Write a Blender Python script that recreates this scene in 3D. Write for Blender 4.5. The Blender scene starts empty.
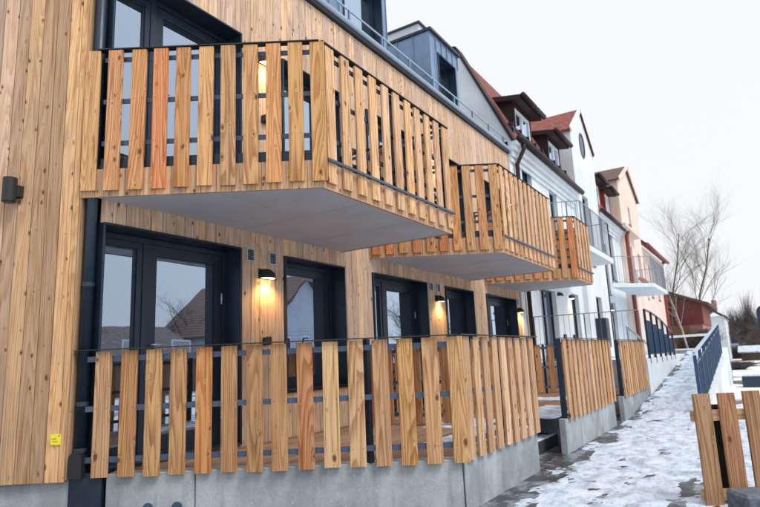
import bpy, bmesh, math, random
from mathutils import Vector, Matrix, noise
R = math.radians
random.seed(7)
SC = bpy.context.scene
COL = SC.collection
H0 = 1.24                                   # camera height above the path; all z below are relative to the camera

# ------------------------------------------------------------------ camera, sky, sun, exposure
YAW, PITCH, ROLL = R(32.301), R(10.436), R(2.485)
cam = bpy.data.cameras.new('camera'); camo = bpy.data.objects.new('camera', cam); COL.objects.link(camo)
cam.sensor_fit = 'HORIZONTAL'; cam.sensor_width = 36.0; cam.lens = 36.0 * 579.4 / 760.0
cam.dof.use_dof = True; cam.dof.focus_distance = 5.6; cam.dof.aperture_fstop = 2.4
cam.clip_start = 0.05; cam.clip_end = 2000
fw = Vector((-math.sin(YAW) * math.cos(PITCH), math.cos(YAW) * math.cos(PITCH), math.sin(PITCH)))
rt = Vector((math.cos(YAW), math.sin(YAW), 0)); up = rt.cross(fw)
rr = rt * math.cos(ROLL) - up * math.sin(ROLL); uu = up * math.cos(ROLL) + rt * math.sin(ROLL)
M = Matrix((rr, uu, -fw)).transposed().to_4x4(); M.translation = (0, 0, H0)
camo.matrix_world = M
SC.camera = camo

SUN_EL, SUN_AZ = R(54), R(100)              # azimuth clockwise from +Y: the sun stands over the street side
world = bpy.data.worlds.new('World'); SC.world = world; world.use_nodes = True
wt = world.node_tree; wt.nodes.clear()
wo = wt.nodes.new('ShaderNodeOutputWorld'); bg = wt.nodes.new('ShaderNodeBackground')
sky = wt.nodes.new('ShaderNodeTexSky'); sky.sky_type = 'NISHITA'; sky.sun_disc = False
sky.sun_elevation = SUN_EL; sky.sun_rotation = SUN_AZ; sky.dust_density = 4.0; sky.air_density = 1.0
hs = wt.nodes.new('ShaderNodeHueSaturation'); hs.inputs['Saturation'].default_value = 0.30
wt.links.new(sky.outputs[0], hs.inputs['Color'])
mx = wt.nodes.new('ShaderNodeMix'); mx.data_type = 'RGBA'; mx.inputs[0].default_value = 0.90
wt.links.new(hs.outputs[0], mx.inputs[6]); mx.inputs[7].default_value = (6.6, 6.7, 6.9, 1)   # the cloud layer
bg.inputs[1].default_value = 0.10
wt.links.new(mx.outputs[2], bg.inputs[0]); wt.links.new(bg.outputs[0], wo.inputs[0])

sl = bpy.data.lights.new('sun', 'SUN'); sl.energy = 1.5; sl.angle = R(25); sl.color = (1, .94, .85)
so = bpy.data.objects.new('sun', sl); COL.objects.link(so)
sd = Vector((math.sin(SUN_AZ) * math.cos(SUN_EL), math.cos(SUN_AZ) * math.cos(SUN_EL), math.sin(SUN_EL)))
so.rotation_euler = sd.to_track_quat('Z', 'Y').to_euler(); so.location = sd * 60
SC.view_settings.view_transform = 'Standard'; SC.view_settings.look = 'None'
SC.view_settings.exposure = 0.60; SC.view_settings.gamma = 1.0; SC.view_settings.use_curve_mapping = False
SC.render.engine = 'CYCLES'

# ------------------------------------------------------------------ node helpers and materials
MAT = {}
def newmat(name):
    m = bpy.data.materials.new(name); m.use_nodes = True; nt = m.node_tree; nt.nodes.clear()
    o = nt.nodes.new('ShaderNodeOutputMaterial'); b = nt.nodes.new('ShaderNodeBsdfPrincipled')
    nt.links.new(b.outputs[0], o.inputs[0]); MAT[name] = m
    return m, nt, b, o
def N(nt, kind, **kw):
    n = nt.nodes.new('ShaderNode' + kind)
    for k, v in kw.items():
        if k.startswith('i_'): n.inputs[k[2:].replace('_', ' ')].default_value = v
        else: setattr(n, k, v)
    return n
def math_(nt, op, a, b=None, c=None, clamp=False):
    n = nt.nodes.new('ShaderNodeMath'); n.operation = op; n.use_clamp = clamp
    for i, v in enumerate((a, b, c)):
        if v is None: continue
        if isinstance(v, (int, float)): n.inputs[i].default_value = v
        else: nt.links.new(v, n.inputs[i])
    return n.outputs[0]
def mixc(nt, fac, a, b, mode='MIX'):
    n = nt.nodes.new('ShaderNodeMix'); n.data_type = 'RGBA'; n.blend_type = mode
    for i, v in ((0, fac), (6, a), (7, b)):
        if isinstance(v, (int, float)): n.inputs[i].default_value = v
        elif isinstance(v, tuple): n.inputs[i].default_value = v if len(v) == 4 else v + (1,)
        else: nt.links.new(v, n.inputs[i])
    return n.outputs[2]
def ramp(nt, v, p0, p1, c0=0.0, c1=1.0):
    n = nt.nodes.new('ShaderNodeMapRange'); n.interpolation_type = 'SMOOTHSTEP'
    nt.links.new(v, n.inputs[0])
    for i, x in zip((1, 2, 3, 4), (p0, p1, c0, c1)): n.inputs[i].default_value = x
    return n.outputs[0]
def position(nt, scale=(1, 1, 1), rand=0.0):
    g = N(nt, 'NewGeometry'); v = g.outputs['Position']
    if rand:
        oi = N(nt, 'ObjectInfo'); c = N(nt, 'CombineXYZ')
        for i, k in enumerate((rand, rand * 1.7, rand * 2.3)):
            nt.links.new(math_(nt, 'MULTIPLY', oi.outputs['Random'], k), c.inputs[i])
        a = N(nt, 'VectorMath', operation='ADD'); nt.links.new(v, a.inputs[0]); nt.links.new(c.outputs[0], a.inputs[1]); v = a.outputs[0]
    m = N(nt, 'VectorMath', operation='MULTIPLY'); nt.links.new(v, m.inputs[0]); m.inputs[1].default_value = scale
    return m.outputs[0]
def noise_(nt, v, scale, detail=3, rough=.55, dist=0.0):
    n = N(nt, 'TexNoise'); n.inputs['Scale'].default_value = scale; n.inputs['Detail'].default_value = detail
    n.inputs['Roughness'].default_value = rough; n.inputs['Distortion'].default_value = dist
    nt.links.new(v, n.inputs['Vector']); return n.outputs['Fac']
def bump(nt, b, h, strength, dist=0.01):
    n = N(nt, 'Bump'); n.inputs['Strength'].default_value = strength; n.inputs['Distance'].default_value = dist
    nt.links.new(h, n.inputs['Height']); nt.links.new(n.outputs[0], b.inputs['Normal'])

def wood(name, stretch, knot=1.0, rough=.72, ringc=11.0, weather=0.25, ringk=.5, kscale=9.0, kmax=.15, screws=None):
    """sawn larch: per-board tint from the object colour, growth rings, fine grain, knots"""
    m, nt, b, o = newmat(name)
    oi = N(nt, 'ObjectInfo')
    v1 = position(nt, stretch, 41.0)
    tc = N(nt, 'TexCoord'); so_ = N(nt, 'SeparateXYZ'); nt.links.new(tc.outputs['Object'], so_.inputs[0])
    sw_ = N(nt, 'SeparateXYZ'); nt.links.new(N(nt, 'NewGeometry').outputs['Position'], sw_.inputs[0])
    cv = N(nt, 'CombineXYZ'); nt.links.new(math_(nt, 'ADD', so_.outputs[0], math_(nt, 'MULTIPLY', oi.outputs['Random'], 57.0)), cv.inputs[0])
    nt.links.new(math_(nt, 'ADD', math_(nt, 'MULTIPLY', sw_.outputs[1 if stretch[1] != 1 else 2], .55), math_(nt, 'MULTIPLY', oi.outputs['Random'], 131.0)), cv.inputs[1])
    vk = cv.outputs[0]
    vo = N(nt, 'TexVoronoi'); vo.voronoi_dimensions = '2D'; vo.inputs['Scale'].default_value = kscale; vo.inputs['Randomness'].default_value = 1.0
    wn = N(nt, 'TexNoise'); wn.inputs['Scale'].default_value = 22; wn.inputs['Detail'].default_value = 2; nt.links.new(vk, wn.inputs['Vector'])
    wv = N(nt, 'VectorMath', operation='MULTIPLY_ADD'); nt.links.new(wn.outputs['Color'], wv.inputs[0]); wv.inputs[1].default_value = (.016, .016, 0); nt.links.new(vk, wv.inputs[2])
    nt.links.new(wv.outputs[0], vo.inputs['Vector']); kd = vo.outputs['Distance']
    sc = N(nt, 'SeparateColor'); nt.links.new(vo.outputs['Color'], sc.inputs[0]); kr = math_(nt, 'SUBTRACT', math_(nt, 'MULTIPLY', math_(nt, 'POWER', sc.outputs[0], 2.2), kmax), .06)
    kdd = math_(nt, 'SUBTRACT', kd, kr)
    near = ramp(nt, kdd, .0, .16, 1, 0)
    n1 = noise_(nt, v1, 6.0, 1.5, .35)
    fld = math_(nt, 'ADD', n1, math_(nt, 'MULTIPLY', near, .045))
    fr = math_(nt, 'FRACT', math_(nt, 'MULTIPLY', fld, ringc * 2))
    ring = math_(nt, 'MULTIPLY', ramp(nt, fr, .25, .88), ramp(nt, fr, .9, 1.0, 1, 0))
    grain = noise_(nt, position(nt, tuple(1 if s == 1 else .02 for s in stretch), 17.0), 150, 2, .6)
    streak = noise_(nt, position(nt, tuple(1 if s == 1 else .04 for s in stretch), 29.0), 32, 3, .6)
    big = noise_(nt, position(nt, tuple(1 if s == 1 else .30 for s in stretch), 23.0), 2.6, 4, .65)
    base = oi.outputs['Color']
    rk = math_(nt, 'MULTIPLY', ramp(nt, big, .3, .65, .5, 1.0), ringk)
    c = mixc(nt, math_(nt, 'MULTIPLY', ring, rk), base, mixc(nt, 1.0, base, (.50, .31, .20), 'MULTIPLY'))
    c = mixc(nt, ramp(nt, grain, .42, .75, 0, .6), c, mixc(nt, 1.0, c, (.6, .5, .42), 'MULTIPLY'))
    c = mixc(nt, ramp(nt, streak, .48, .72, 0, .75), c, mixc(nt, 1.0, c, (.62, .48, .37), 'MULTIPLY'))
    c = mixc(nt, ramp(nt, big, .47, .72, 0, weather), c, (.30, .25, .205))
    c = mixc(nt, ramp(nt, streak, .5, .3, 0, .4), c, mixc(nt, 1.0, c, (1.16, 1.14, 1.1), 'MULTIPLY'))
    c = mixc(nt, ramp(nt, kdd, .02, .12, .45 * knot, 0), c, (.27, .13, .06))
    c = mixc(nt, ramp(nt, kdd, -.01, .05, .92 * knot, 0), c, (.10, .048, .028))
    if screws:
        L, zs = screws; dx = math_(nt, 'SUBTRACT', math_(nt, 'ABSOLUTE', so_.outputs[0]), .043); best = None
        for z_ in zs:
            dz = math_(nt, 'MULTIPLY', math_(nt, 'SUBTRACT', so_.outputs[2], z_), L)
            d2 = math_(nt, 'SQRT', math_(nt, 'ADD', math_(nt, 'MULTIPLY', dx, dx), math_(nt, 'MULTIPLY', dz, dz)))
            best = d2 if best is None else math_(nt, 'MINIMUM', best, d2)
        c = mixc(nt, ramp(nt, best, .003, .006, .8, 0), c, (.09, .08, .075))
    nt.links.new(c, b.inputs['Base Color']); b.inputs['Roughness'].default_value = rough
    b.inputs['Specular IOR Level'].default_value = .3
    hgt = math_(nt, 'SUBTRACT', math_(nt, 'MULTIPLY', grain, .6), math_(nt, 'MULTIPLY', ring, .5))
    bump(nt, b, hgt, .4, .004)
    return m
wood('larch_cladding', (1, 1, .055), ringk=.5, weather=.5, kscale=9.0, kmax=.15)
wood('larch_slat', (1, 1, .055), knot=1.0, ringc=12.0, weather=.14, ringk=.80, kscale=6.5, kmax=.14, screws=(1.01, (.137, .538, .939)))
wood('larch_balcony_slat', (1, 1, .055), knot=1.0, ringc=12.0, weather=.14, ringk=.80, kscale=6.5, kmax=.14, screws=(1.325, (.155, .337, .639, .949)))
wood('larch_deck', (1, .06, 1), knot=.7, weather=.5)
wood('larch_rail', (.06, .06, 1), knot=.6)

def plain(name, col, rough=.5, metal=0.0, var=.12, scale=6.0, bmp=0.0, bscale=60, spec=.5, vscale=(1, 1, 1)):
    m, nt, b, o = newmat(name)
    n = noise_(nt, position(nt, vscale, 13.0), scale, 4, .6)
    c = mixc(nt, ramp(nt, n, .3, .7), tuple(x * (1 - var) for x in col), tuple(min(1, x * (1 + var)) for x in col))
    nt.links.new(c, b.inputs['Base Color'])
    rn = ramp(nt, n, .3, .7, max(.02, rough - .08), min(1, rough + .08)); nt.links.new(rn, b.inputs['Roughness'])
    b.inputs['Metallic'].default_value = metal; b.inputs['Specular IOR Level'].default_value = spec
    if bmp: bump(nt, b, noise_(nt, position(nt), bscale, 4, .65), bmp, .006)
    return m
plain('dark_metal', (.015, .030, .054), .38, .2)
plain('rail_metal', (.06, .095, .16), .42, .2)
plain('black_metal', (.012, .013, .015), .45)
plain('zinc', (.19, .29, .44), .36, .35, .15, 3)
plain('zinc_dark', (.03, .042, .065), .4, .4)
plain('light_metal', (.40, .51, .64), .35, .3, .04)
plain('soffit_board', (.54, .59, .67), .75, 0, .06, 2.0)
def render_coat(name, col, dirt):
    m, nt, b, o = newmat(name)
    p = position(nt); n1 = noise_(nt, p, .9, 5, .65); n2 = noise_(nt, position(nt, (1, 1, .07)), 5, 4, .65); n3 = noise_(nt, p, 60, 3, .6)
    c = mixc(nt, ramp(nt, n1, .3, .7), tuple(x * .9 for x in col), tuple(min(.9, x * 1.06) for x in col))
    c = mixc(nt, ramp(nt, n2, .50, .76, 0, .40), c, dirt)
    nt.links.new(c, b.inputs['Base Color']); b.inputs['Roughness'].default_value = .85
    bump(nt, b, n3, .3, .006)
render_coat('render_white', (.68, .745, .80), (.42, .46, .50))
render_coat('render_cream', (.76, .63, .56), (.50, .40, .35))
plain('brown_metal', (.030, .017, .021), .55, 0, .12, spec=.25)
plain('red_paint', (.22, .028, .022), .6)
plain('red_pipe', (.27, .05, .035), .4)
plain('red_board', (.20, .045, .04), .7, 0, .25, 8)
plain('pink_render', (.46, .25, .21), .85, 0, .2, 2)
plain('blue_metal', (.035, .075, .165), .4, .1)
plain('steel_grey', (.24, .29, .35), .4, .4)
plain('white_paint', (.78, .79, .8), .5)
plain('granite', (.10, .125, .16), .8, 0, .35, 25, .5, 80)
plain('dark_stone', (.035, .04, .047), .8, 0, .35, 25, .5, 80)
plain('yellow_plate', (.85, .72, .03), .5, 0, .04)
plain('print_dark', (.03, .03, .03), .6)
plain('bark', (.11, .085, .065), .9, 0, .4, 14, .4, 40)
plain('birch_bark', (.40, .37, .34), .85, 0, .4, 9, .3, 30)
plain('twigs', (.10, .082, .08), .9, 0, .3, 8)
plain('car_paint', (.03, .06, .14), .25, .2)
plain('rubber', (.015, .015, .016), .8)
plain('brown_door', (.21, .11, .07), .7, 0, .2, 8)
plain('pink_cloth', (.55, .25, .24), .9)

def concrete():
    m, nt, b, o = newmat('concrete')
    p = position(nt)
    n1 = noise_(nt, p, 2.3, 5, .62); n2 = noise_(nt, position(nt, (1, 1, .12)), 7, 4, .6); n3 = noise_(nt, p, 70, 3, .7)
    c = mixc(nt, ramp(nt, n1, .35, .68), (.27, .31, .345), (.45, .50, .54))
    c = mixc(nt, ramp(nt, n2, .52, .72, 0, .55), c, (.17, .185, .195))
    c = mixc(nt, ramp(nt, n2, .42, .27, 0, .45), c, (.56, .58, .59))
    vo = N(nt, 'TexVoronoi'); vo.inputs['Scale'].default_value = 9; nt.links.new(p, vo.inputs['Vector'])
    c = mixc(nt, ramp(nt, vo.outputs['Distance'], .06, .11, .55, 0), c, (.62, .64, .65))
    vp = N(nt, 'TexVoronoi'); vp.inputs['Scale'].default_value = 38; nt.links.new(p, vp.inputs['Vector'])
    c = mixc(nt, ramp(nt, vp.outputs['Distance'], .10, .17, .6, 0), c, (.15, .16, .17))
    c = mixc(nt, ramp(nt, n3, .3, .7, .18, 0), c, (.12, .13, .14))
    nt.links.new(c, b.inputs['Base Color']); b.inputs['Roughness'].default_value = .8
    bump(nt, b, math_(nt, 'ADD', n3, n1), .3, .006)
concrete()

def glass(name='window_glass', lo=.48, hi=.98):
    m, nt, b, o = newmat(name)
    nt.nodes.remove(b)
    gl = N(nt, 'BsdfGlossy'); gl.inputs['Roughness'].default_value = 0.0; gl.inputs['Color'].default_value = (.66, .80, 1.0, 1)
    df = N(nt, 'BsdfDiffuse'); df.inputs['Color'].default_value = (.014, .017, .022, 1)
    lw = N(nt, 'LayerWeight'); lw.inputs[0].default_value = .5
    ms = N(nt, 'MixShader')
    nt.links.new(ramp(nt, lw.outputs['Facing'], 0, 1, lo, hi), ms.inputs[0])
    nt.links.new(df.outputs[0], ms.inputs[1]); nt.links.new(gl.outputs[0], ms.inputs[2]); nt.links.new(ms.outputs[0], o.inputs[0])
    bp = N(nt, 'Bump'); bp.inputs['Strength'].default_value = .05; bp.inputs['Distance'].default_value = .02
    nt.links.new(noise_(nt, position(nt, (1, 1, 1), 9.), 2.2, 1, .4), bp.inputs['Height']); nt.links.new(bp.outputs[0], gl.inputs['Normal'])
glass()
glass('dark_glass', .08, .42)

def emit(name, col, s):
    m, nt, b, o = newmat(name); nt.nodes.remove(b)
    e = N(nt, 'Emission'); e.inputs[0].default_value = col + (1,); e.inputs[1].default_value = s; nt.links.new(e.outputs[0], o.inputs[0])
emit('lamp_glow', (1.0, .66, .30), 9.0)

def roof_tile(name, c0, c1):
    m, nt, b, o = newmat(name)
    p = position(nt)
    sp = N(nt, 'SeparateXYZ'); nt.links.new(p, sp.inputs[0])
    w1 = math_(nt, 'SINE', math_(nt, 'MULTIPLY', sp.outputs[1], 2 * math.pi / .22))
    w2 = math_(nt, 'FRACT', math_(nt, 'MULTIPLY', sp.outputs[2], 1 / .3))
    h = math_(nt, 'ADD', math_(nt, 'MULTIPLY', w1, .5), w2)
    n = noise_(nt, p, 6, 4, .6)
    c = mixc(nt, ramp(nt, n, .3, .7), c0, c1)
    nt.links.new(c, b.inputs['Base Color']); b.inputs['Roughness'].default_value = .75
    bump(nt, b, h, .9, .04)
roof_tile('red_tile', (.16, .035, .03), (.29, .085, .065))
roof_tile('snowy_tile', (.12, .075, .07), (.26, .24, .25))
roof_tile('brown_tile', (.09, .05, .045), (.16, .09, .075))

def snow_mat():
    m, nt, b, o = newmat('snow')
    p = position(nt)
    n = noise_(nt, p, 5, 5, .65); n2 = noise_(nt, p, 38, 4, .7)
    c = mixc(nt, ramp(nt, n, .25, .7), (.47, .58, .77), (.70, .79, .93))
    c = mixc(nt, ramp(nt, n2, .50, .72, 0, .6), c, (.38, .44, .53))
    n3 = noise_(nt, position(nt, (1.6, .8, 1)), 4.2, 6, .72)
    c = mixc(nt, ramp(nt, n3, .42, .66, 0, .85), c, (.25, .31, .41))
    nt.links.new(c, b.inputs['Base Color']); b.inputs['Roughness'].default_value = .6
    b.inputs['Subsurface Weight'].default_value = .15; b.inputs['Subsurface Radius'].default_value = (.01, .015, .02)
    bump(nt, b, math_(nt, 'ADD', n, n2), .7, .02)
snow_mat()
def asphalt():
    m, nt, b, o = newmat('asphalt')
    p = position(nt)
    n = noise_(nt, p, 3, 4, .6); n2 = noise_(nt, p, 160, 2, .6)
    c = mixc(nt, ramp(nt, n, .3, .7), (.022, .024, .028), (.06, .062, .068))
    c = mixc(nt, ramp(nt, n2, .5, .75, 0, .5), c, (.11, .115, .12))
    n4 = noise_(nt, position(nt, (1.5, .8, 1)), 3.4, 6, .7)
    c = mixc(nt, ramp(nt, n4, .46, .62, 0, .85), c, (.24, .28, .34))
    nt.links.new(c, b.inputs['Base Color'])
    nt.links.new(ramp(nt, n, .35, .65, .25, .75), b.inputs['Roughness'])
    bump(nt, b, n2, .4, .004)
asphalt()
def yard():
    m, nt, b, o = newmat('yard_ground')
    p = position(nt)
    n = noise_(nt, p, .35, 6, .6)
    c = mixc(nt, ramp(nt, n, .38, .46), (.10, .085, .07), (.80, .83, .88))
    nt.links.new(c, b.inputs['Base Color']); b.inputs['Roughness'].default_value = .8
    bump(nt, b, noise_(nt, p, 9, 4, .6), .5, .05)
yard()

# ------------------------------------------------------------------ geometry helpers
PT = Vector
def zz(p): return Vector((p[0], p[1], p[2] + H0))
class MB:
    def __init__(s): s.v = []; s.f = []
    def box(s, lo, hi):
        x0, y0, z0 = lo; x1, y1, z1 = hi
        return s.hexa([(x0, y0), (x1, y0), (x1, y1), (x0, y1)], z0, z1)
    def hexa(s, poly, z0, z1):
        """vertical prism over a polygon (counter-clockwise)"""
        a = sum(poly[i][0] * poly[(i + 1) % len(poly)][1] - poly[(i + 1) % len(poly)][0] * poly[i][1] for i in range(len(poly)))
        if a < 0: poly = poly[::-1]
        n = len(poly); k = len(s.v)
        s.v += [(p[0], p[1], z0) for p in poly] + [(p[0], p[1], z1) for p in poly]
        s.f += [tuple(range(k + n - 1, k - 1, -1)), tuple(range(k + n, k + 2 * n))]
        s.f += [(k + i, k + (i + 1) % n, k + n + (i + 1) % n, k + n + i) for i in range(n)]
        return s
    def ybox(s, p0, p1, w, z0, z1):
        """upright bar running from p0 to p1 in plan, w thick, centred"""
        a = Vector(p0[:2]); b = Vector(p1[:2]); d = (b - a).normalized(); n = Vector((-d.y, d.x)) * w / 2
        return s.hexa([tuple(a + n), tuple(a - n), tuple(b - n), tuple(b + n)], z0, z1)
    def bar(s, p0, p1, w, h):
        """bar between two 3D points, rectangular section"""
        a = Vector(p0); b = Vector(p1); d = (b - a).normalized()
        sx = d.cross(Vector((0, 0, 1)))
        sx = Vector((1, 0, 0)) if sx.length < 1e-4 else sx.normalized()
        sy = sx.cross(d).normalized(); k = len(s.v)
        for p in (a, b):
            for u, v in ((-1, -1), (1, -1), (1, 1), (-1, 1)): s.v.append(tuple(p + sx * u * w / 2 + sy * v * h / 2))
        s.f += [(k + 3, k + 2, k + 1, k), (k + 4, k + 5, k + 6, k + 7)] + [(k + i, k + (i + 1) % 4, k + 4 + (i + 1) % 4, k + 4 + i) for i in range(4)]
        return s
    def tube(s, pts, rad, n=8, caps=True):
        pts = [Vector(p) for p in pts]
        if not isinstance(rad, (list, tuple)): rad = [rad] * len(pts)
        k0 = len(s.v); ref = None
        for i, p in enumerate(pts):
            d = (pts[min(i + 1, len(pts) - 1)] - pts[max(i - 1, 0)]).normalized()
            if ref is None: ref = d.orthogonal().normalized()
            ref = (ref - d * ref.dot(d)); ref = ref.normalized() if ref.length > 1e-6 else d.orthogonal().normalized()
            e = d.cross(ref)
            for j in range(n):
                a = 2 * math.pi * j / n; s.v.append(tuple(p + (ref * math.cos(a) + e * math.sin(a)) * rad[i]))
        for i in range(len(pts) - 1):
            for j in range(n):
                a = k0 + i * n + j; b = k0 + i * n + (j + 1) % n; s.f.append((a, b, b + n, a + n))
        if caps and n > 2: s.f += [tuple(range(k0 + n - 1, k0 - 1, -1)), tuple(range(k0 + (len(pts) - 1) * n, k0 + len(pts) * n))]
        return s
    def poly(s, pts, thick):
        """planar polygon extruded along its normal by -thick"""
        P = [Vector(p) for p in pts]; nrm = Vector((0, 0, 0))
        for i in range(len(P)): nrm += (P[i] - P[0]).cross(P[(i + 1) % len(P)] - P[0])
        nrm.normalize(); k = len(s.v); n = len(P)
        s.v += [tuple(p) for p in P] + [tuple(p - nrm * thick) for p in P]
        s.f += [tuple(range(k, k + n)), tuple(range(k + 2 * n - 1, k + n - 1, -1))]
        s.f += [(k + (i + 1) % n, k + i, k + n + i, k + n + (i + 1) % n) for i in range(n)]
        return s
    def mesh(s, name, bevel=0.0, smooth=False, lift=True):
        me = bpy.data.meshes.new(name)
        me.from_pydata([(x, y, z + (H0 if lift else 0)) for x, y, z in s.v], [], s.f); me.update()
        if bevel:
            bm = bmesh.new(); bm.from_mesh(me)
            bmesh.ops.bevel(bm, geom=bm.edges[:], offset=bevel, segments=1, affect='EDGES', clamp_overlap=True); bm.to_mesh(me); bm.free()
        if smooth:
            for p in me.polygons: p.use_smooth = True
        return me
    def build(s, name, mat, parent=None, bevel=0.0, smooth=False, color=None):
        return link(name, s.mesh(name, bevel, smooth), mat, parent, color)
def link(name, me, mat, parent=None, color=None):
    o = bpy.data.objects.new(name, me)
    if mat and not me.materials: me.materials.append(MAT[mat])
    COL.objects.link(o); adopt(o, parent)
    if color: o.color = tuple(color) + (1,)
    return o
def adopt(o, parent):
    if parent is not None:
        o.parent = parent; o.matrix_parent_inverse = WM[parent.name].inverted() if parent.name in WM else Matrix()
WM = {}
def tag(o, label, cat, group=None, kind=None):
    if label: o['label'] = label
    if cat: o['category'] = cat
    if group: o['group'] = group
    if kind: o['kind'] = kind
    return o
def thing(name, label, cat, loc, group=None):
    o = bpy.data.objects.new(name, None); COL.objects.link(o); o.location = zz(loc); o.empty_display_size = .2
    WM[o.name] = Matrix.Translation(o.location)
    return tag(o, label, cat, group)
def structure(o): o['kind'] = 'structure'; return o

# shared unit boards: x width, y thickness going inwards, z 0..1 scaled to the length
def unit_board(name, w, t, ch=.004):
    k = w / 2; pl = [(-k + ch, 0), (k - ch, 0), (k, ch), (k, t), (-k, t), (-k, ch)]
    return MB().hexa(pl, 0, 1).mesh(name, lift=False)
BM = {}
def board(name, w, t, mat, parent, xy, rot, z0, z1, color, jitter=0.0):
    key = (round(w, 3), t, mat)
    if key not in BM:
        BM[key] = unit_board('board_%d_mm' % round(w * 1000), w, t); BM[key].materials.append(MAT[mat])
    o = bpy.data.objects.new(name, BM[key]); COL.objects.link(o)
    off = Vector((math.sin(rot), -math.cos(rot))) * (random.uniform(-jitter, jitter))
    o.location = (xy[0] + off.x, xy[1] + off.y, z0 + H0); o.rotation_euler = (0, 0, rot); o.scale = (1, 1, z1 - z0)
    o.color = tuple(color) + (1,); adopt(o, parent)
    return o
def tint(base, dv=.12, dh=.05, rng=random):
    v = 1 + rng.uniform(-dv, dv); h = rng.uniform(-dh, dh)
    return (min(.95, base[0] * v * (1 + h * .3)), base[1] * v * .955, base[2] * v * (1 - h) * .93)

# ------------------------------------------------------------------ layout
XW = -4.722                    # timber facade
XF = -3.011                    # balcony fronts
XP = -2.095                    # terrace fronts
PER = 4.36                     # flats repeat along the street
ROTF = R(90)                   # boards on faces looking at the street
ROTA = YAW                     # boards on the slanting faces
DL = 4.88
hx, hy = -math.sin(YAW), math.cos(YAW); rx, ry = math.cos(YAW), math.sin(YAW)
def slant(d, s): return (hx * d + rx * s, hy * d + ry * s)     # point on a slanting face: distance d, along s
DECK = -.83; SOF = 1.516; EAVE = 5.06; YEND = 13.80

WALLC = (.70, .545, .415); SLATA = (.54, .31, .15); SLATF = (.66, .455, .285); SLATP = (.55, .365, .20)

# ------------------------------------------------------------------ ground
g = MB(); g.poly([(-300, -200, -1.30), (300, -200, -1.30), (300, 500, -1.30), (-300, 500, -1.30)], .2)
structure(g.build('ground', 'yard_ground'))
def ramp_z(y): return -1.235 + max(0, min(y, 24) - 11.7) * .092
pm = MB(); ys = [1.0 + .25 * i for i in range(101)]
xs = [-2.3, -1.02]
def strip(x0, x1, zf, thick):
    m = MB()
    for i in range(len(ys) - 1):
        a, b = ys[i], ys[i + 1]; k = len(m.v)
        m.v += [(x0, a, zf(a)), (x1, a, zf(a)), (x1, b, zf(b)), (x0, b, zf(b))]; m.f.append((k, k + 1, k + 2, k + 3))
    k = len(m.v); z = -1.5
    for x in (x0, x1):
        for i in range(len(ys) - 1):
            k = len(m.v); m.v += [(x, ys[i], z), (x, ys[i + 1], z), (x, ys[i + 1], zf(ys[i + 1])), (x, ys[i], zf(ys[i]))]; m.f.append((k, k + 1, k + 2, k + 3))
    return m
structure(strip(-2.70, -1.02, ramp_z, .2).build('path', 'asphalt'))
structure(MB().hexa([(-1.02, 1.0), (3.2, 1.0), (3.2, 11.9), (-1.02, 11.9)], -1.5, -1.237).build('forecourt', 'asphalt'))
structure(MB().hexa([slant(4.87, -6.0), slant(4.87, .75), slant(1.2, .75), slant(1.2, -6.0)], -1.5, -1.239).build('pavement', 'asphalt'))
# snow lying on the path: a height field that dips under the asphalt where it has melted
def snow_field(name, label, y0, y1, x0f, x1f, step, zf, hf):
    m = MB(); rows = []; y = y0
    while y < y1:
        a, b = x0f(y), x1f(y); n = max(8, int((b - a) / max(.018, step * y * .8)))
        rows.append((y, a, b)); y += step * y
    nx = 110
    for (y, a, b) in rows:
        for i in range(nx + 1):
            x = a + (b - a) * i / nx; m.v.append((x, y, zf(y) + hf(x, y)))
    for r in range(len(rows) - 1):
        for i in range(nx):
            k = r * (nx + 1) + i; m.f.append((k, k + 1, k + nx + 2, k + nx + 1))
    o = m.build(name, 'snow', smooth=True); return tag(o, label, 'snow', kind='stuff')
def fbm(x, y, s, o=4): return noise.fractal(Vector((x * s, y * s, 3.1)), .8, 2.1, o)
frng = random.Random(17); FEET = []
for i in range(70):
    fx, fy, sd_f = frng.uniform(-1.9, -.5), 4.2, 1; fy = 4.2 + 8 * frng.random() ** 1.3; an = frng.gauss(0, .25)
    for k_ in range(3): FEET.append((fx + (.09 if k_ % 2 else -.09), fy + k_ * .62, an))
FROW = {}
for f_ in FEET:
    for r_ in range(int((f_[1] - .2) * 5), int((f_[1] + .2) * 5) + 1): FROW.setdefault(r_, []).append(f_)
def feet(x, y):
    h = 0
    for fx, fy, an in FROW.get(int(y * 5), ()):
        dx, dy = x - fx, y - fy
        if abs(dx) > .2 or abs(dy) > .2: continue
        u = dx * math.cos(an) + dy * math.sin(an); v = -dx * math.sin(an) + dy * math.cos(an)
        q_ = (u / .05) ** 2 + (v / .14) ** 2
        if q_ < 2.2: h += -.016 * max(0, 1 - q_) + .005 * math.exp(-((q_ - 1.3) / .35) ** 2)
    return h
def hpath(x, y):
    edge = x - XP - (.09 + .10 * fbm(x, y, 1.7, 3) + max(0, 6.5 - y) * .05)     # bare wet strip along the concrete
    e = max(-1, min(1, edge / .25))
    n = .46 * fbm(x * 1.5, y * .75, 1.7) + .30 * fbm(x * 1.5, y * .8, 6.0, 4) + .20 * fbm(x * 1.2, y, 17, 3)
    cov = .11 + .24 * min(1, max(0, (y - 6) / 6)) + .40 * (e - 1) - .35 * max(0, min(1, (x + 1.15) * 2)) * max(0, min(1, (6.6 - y) * 1.2))
    h = .024 * (cov + .09 + n)
    h = max(-.012, min(.03, h))
    return max(.0015, h + feet(x, y)) if h > .003 else h
snow_field('snow', 'patchy trodden snow lying on the asphalt path beside the terraces', 3.2, 24, lambda y: XP - .02, lambda y: -1.0 if y > 11.85 else 3.0 if y > 7 else 2.2, .0085, ramp_z, hpath)

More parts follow.
